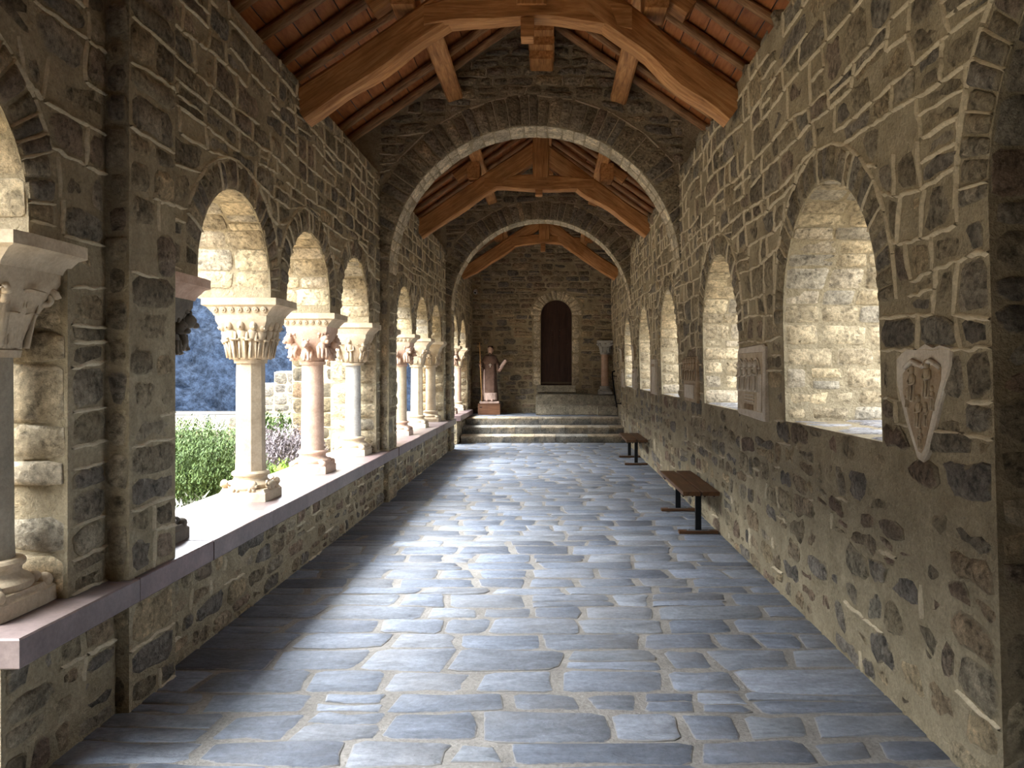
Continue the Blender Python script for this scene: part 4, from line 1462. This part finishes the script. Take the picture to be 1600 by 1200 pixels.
pr = [(.068, .085, .118), (.075, .088, .14), (.074, .087, .165), (.066, .078, .19), (.05, .06, .207)]
mb.loft([[(a * math.cos(2 * PI * j / 24), .012 + b_ * math.sin(2 * PI * j / 24) * (.86 if math.sin(2 * PI * j / 24) < 0 else 1), z + (.03 if math.sin(2 * PI * j / 24) < -.3 and z < .16 else 0)) for j in range(24)] for a, b_, z in pr], cap=False)
build(mb, 'hair', M['hair'], head, True)
mb = MB()
mb.ball((0, -.070, .012), .026, .02, .034, 9, 6)
build(mb, 'beard', M['hair'], head, True)
def arm(pts, radii, mat, name):
    m_ = MB()
    m_.tube(pts, radii, 12)
    return build(m_, name, mat, st, True)
# arm on the photo's left: hand round the staff; arm on the right: held out with a scroll
arm([(-.14, .0, 1.07), (-.19, .0, .98), (-.215, -.03, .88), (-.205, -.10, .86), (-.205, -.14, .90)], [.062, .062, .06, .058, .062], M['robe'], 'sleeve')
arm([(-.205, -.13, .89), (-.222, -.165, .945)], [.032, .026], M['skin'], 'forearm')
arm([(.15, .0, 1.07), (.20, -.01, .97), (.225, -.05, .85), (.25, -.10, .82)], [.062, .064, .062, .07], M['robe'], 'sleeve')
arm([(.245, -.09, .825), (.285, -.15, .87), (.30, -.17, .885)], [.038, .032, .026], M['skin'], 'forearm')
def hand(flip=1, curl=1.0, grip=.014):
    """hand with its wrist at the origin, palm along +z, fingers closing round a bar along x at z = .05"""
    m_ = MB()
    m_.loft([sq_ring(.022, .013, -.01, 10, 3), sq_ring(.028, .014, .02, 10, 3), sq_ring(.032, .013, .05, 10, 3), sq_ring(.028, .011, .068, 10, 3)])
    for i, (L, x) in enumerate(((.050, -.024), (.058, -.008), (.056, .008), (.044, .023))):
        p = [(x, 0, .055), (x, -.004, .055 + L * .45), (x, -.004 - .022 * curl, .055 + L * .62), (x * .95, -.006 - .036 * curl, .055 + L * .3)]
        m_.tube(p, [.0085, .008, .0075, .006], 7)
    m_.tube([(flip * .02, -.004, .012), (flip * .04, -.016, .03), (flip * .034, -.034, .048), (flip * .018, -.04, .056)], [.011, .0095, .0085, .007], 7)
    return m_
build(hand(1), 'hand', M['skin'], st, True, False, Matrix.Translation((-.222, -.150, .93)) @ Matrix.Rotation(-.2, 4, 'Y') @ Matrix.Rotation(.5, 4, 'X'))
build(hand(-1), 'hand', M['skin'], st, True, False, Matrix.Translation((.295, -.165, .88)) @ Matrix.Rotation(.7, 4, 'Y') @ Matrix.Rotation(.3, 4, 'X'))
mb = MB()
mb.tube([(-.185, -.165, .06), (-.215, -.195, .90), (-.232, -.205, 1.42), (-.236, -.206, 1.52)], [.0135, .0135, .0125, .012], 10)
build(mb, 'staff', M['staff'], st, True)
mb = MB()
mb.tube([(-.236, -.206, 1.50), (-.25, -.206, 1.44), (-.275, -.206, 1.42), (-.292, -.206, 1.46), (-.288, -.206, 1.50)], [.009, .009, .010, .009, .006], 8)
build(mb, 'staff_hook', M['staff'], st, True)
mb = MB()
mb.tube([(.29, -.20, .90), (.42, -.22, 1.08)], [.040, .044], 14)
mb.tube([(.415, -.219, 1.073), (.426, -.221, 1.088)], [.022, .022], 12)
build(mb, 'scroll', M['robelight'], st, 40)
mb = MB()
mb.box(-.010, .010, -.152, -.138, .905, 1.0)
mb.box(-.034, .034, -.152, -.138, .955, .975)
build(mb, 'cross', M['relief'], st, None, False, Matrix.Translation((.02, .0, .0)))
mb = MB()
mb.tube([(-.05, -.125, 1.08), (0.02, -.142, 1.0), (.09, -.125, 1.08)], .005, 6)
build(mb, 'cord', M['relief'], st, True)

# ---------------------------------------------------------------- garden beyond the arcade
mb = MB()
mb.box(-16, XLO, -12, 30, -.5, -.02)
g = structure('ground', mb, M['earth'], 'pale earth and gravel of the sunlit cloister garden', 'ground')
mb = MB()
mb.box(XRO - .1, 30, -12, 40, -.5, -.06)
structure('ground', mb, M['earth'], 'pale gravel terrace outside the right wall', 'ground')
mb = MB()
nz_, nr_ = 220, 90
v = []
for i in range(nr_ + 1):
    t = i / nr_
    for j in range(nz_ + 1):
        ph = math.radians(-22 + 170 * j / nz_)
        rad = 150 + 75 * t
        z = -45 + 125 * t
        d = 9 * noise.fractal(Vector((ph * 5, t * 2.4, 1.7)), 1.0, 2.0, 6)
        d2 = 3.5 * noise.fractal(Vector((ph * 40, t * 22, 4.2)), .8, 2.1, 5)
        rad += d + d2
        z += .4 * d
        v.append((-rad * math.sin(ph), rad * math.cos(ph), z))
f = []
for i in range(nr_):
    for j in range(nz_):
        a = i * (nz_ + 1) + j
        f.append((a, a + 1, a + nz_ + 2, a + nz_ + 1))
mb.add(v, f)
structure('mountain', mb, M['hill'], 'steep wooded mountainside across the valley, haze painted in as blue', 'mountain', True)

# stone wall projecting into the garden at the end of the first bay
def box_wall(name, x0, x1, y0, y1, z0, z1, label, cat, pal, rh, wr, seed, top=None, joints=.3, piece='stone', side=True):
    m_ = MB()
    m_.box(x0, x1, y0, y1, z0, z1)
    o = structure(name, m_, M['mortar'], label, cat)
    ms = Masonry(o, random.Random(seed), M['outdoor'], piece)
    rg_ = random.Random(seed + 1)
    ms.lay(courses(x0, x1, z0, z1, rh, wr, rg_, amp=.12), lambda u, v, h: (u, y0 - h, v), pal, joints=joints, gap=.018, h=.012, hv=.01)
    if side: ms.lay(courses(y0, y1, z0, z1, rh, wr, rg_, amp=.12), lambda u, v, h: (x1 + h, u, v), pal, gap=.018, h=.012, hv=.01)
    ms.lay(courses(x0, x1, y0, y1, .35, (.4, .7), rg_), lambda u, v, h: (u, v, z1 + h), [(.42, .40, .36), (.36, .34, .31)], gap=.012, h=.02, hv=.008)  # top stones coloured paler than the faces
    ms.finish(150)
box_wall('garden_wall', -4.36, XLO + .02, 12.9, 13.5, 0, 3.3, 'sunlit ochre stone wall standing out into the garden behind the grey column', 'wall', GARDEN, .21, (.2, .5), 91, side=False)
box_wall('garden_wall', -6.9, -4.36, 16.4, 16.9, 0, .60, 'knee-high pale wall with a paler top between the octagonal and pink columns', 'wall', PALE, .2, (.3, .6), 99)
box_wall('garden_wall', -16, -6.9, 16.4, 16.9, 0, .31, 'low boundary wall with a paler top behind the rosemary hedge', 'wall', PALE, .2, (.3, .6), 93)
box_wall('ruined_wall', -6.36, -5.3, 17.6, 18.2, 0, 1.55, 'taller block of ruined wall beyond the boundary wall', 'wall', PALE, .2, (.25, .5), 95)
box_wall('ruined_wall', -6.9, -6.36, 17.6, 18.2, 0, 1.28, 'lower step of ruined wall sloping down beside the taller block', 'wall', PALE, .2, (.25, .5), 97)

o = empty('railing', (-10.6, 17.2, .0))
tag(o, 'thin metal railing above the low boundary wall', 'railing')
mb = MB()
mb.tube([(-5, 0, .50), (3.9, 0, .62)], .016, 8)
build(mb, 'rail', M['galv'], o, True)
for x in (-4, -1.2, 2.9):
    mb = MB()
    mb.box(x - .02, x + .02, -.02, .02, 0, .52 + .0135 * (x + 5))
    build(mb, 'post', M['galv'], o)

def sprigs(o, n, rx, ry, h, mat, seed, leaf=.03, per=8, spread=.5, base=.0, name='foliage', fine=.004):
    rg_ = random.Random(seed)
    m_ = MB()
    for i in range(n):
        a, d = rg_.uniform(0, 2 * PI), math.sqrt(rg_.random())
        x, y = rx * d * math.cos(a), ry * d * math.sin(a)
        hh = h * (1 - .55 * d ** 3) * rg_.uniform(.75, 1.1)
        tip = Vector((x * (1 + spread * .3) + rg_.uniform(-.08, .08), y * (1 + spread * .3) + rg_.uniform(-.08, .08), hh))
        z0 = base + (hh - base) * rg_.uniform(.05, .5)
        p0 = Vector((x * .8, y * .8, z0))
        ax = tip - p0
        for k in range(per):
            t = (k + rg_.random()) / per
            p = p0 + ax * t
            b = rg_.uniform(0, 2 * PI)
            L = leaf * rg_.uniform(.7, 1.3)
            dirv = Vector((math.cos(b), math.sin(b), rg_.uniform(.5, 1.4))).normalized()
            sd = dirv.cross(Vector((0, 0, 1))).normalized() * L * .16
            m_.add([p - sd, p + sd, p + dirv * L], [(0, 1, 2)])
    ob = build(m_, name, mat, o)
    ob['kind'] = 'stuff'
    m_ = MB()
    for i in range(7):
        a = 2 * PI * i / 7
        m_.tube([(0, 0, -.02), (rx * .3 * math.cos(a), ry * .3 * math.sin(a), h * .3), (rx * .6 * math.cos(a), ry * .6 * math.sin(a), h * .62)], [.015, .01, .005], 5)
    build(m_, 'stem', M['twig'], o, True)
o = empty('rosemary_hedge', (-4.15, 8.6, -.02))
tag(o, 'bushy green rosemary hedge beyond the first arch', 'shrub')
sprigs(o, 4600, .72, 1.25, 1.02, M['leaf'], 3, .042, 14)
o = empty('lavender_bush', (-4.0, 11.6, -.02))
tag(o, 'mauve-grey leafy bush between the octagonal and the pink columns', 'shrub')
sprigs(o, 700, .5, .6, .80, M['leafpurple'], 5, .07, 8)
o = empty('lime_ground_cover', (-3.45, 9.6, -.02))
tag(o, 'bright lime-green low plants just outside the coping', 'plant')
sprigs(o, 700, .45, 1.6, .42, M['leaflime'], 7, .07, 6)
o = empty('silver_plant', (-3.05, 6.5, -.02))
tag(o, 'silvery white low plant beneath the first arch, in front of the hedge', 'plant')
sprigs(o, 420, .32, .5, .50, M['leafgrey'], 9, .07, 7)
o = empty('garden_shrub', (-5.6, 15.4, -.02))
tag(o, 'small dark green spiky shrub against the boundary wall', 'shrub')
sprigs(o, 400, .5, .4, .75, M['leaf'], 11, .12, 6)
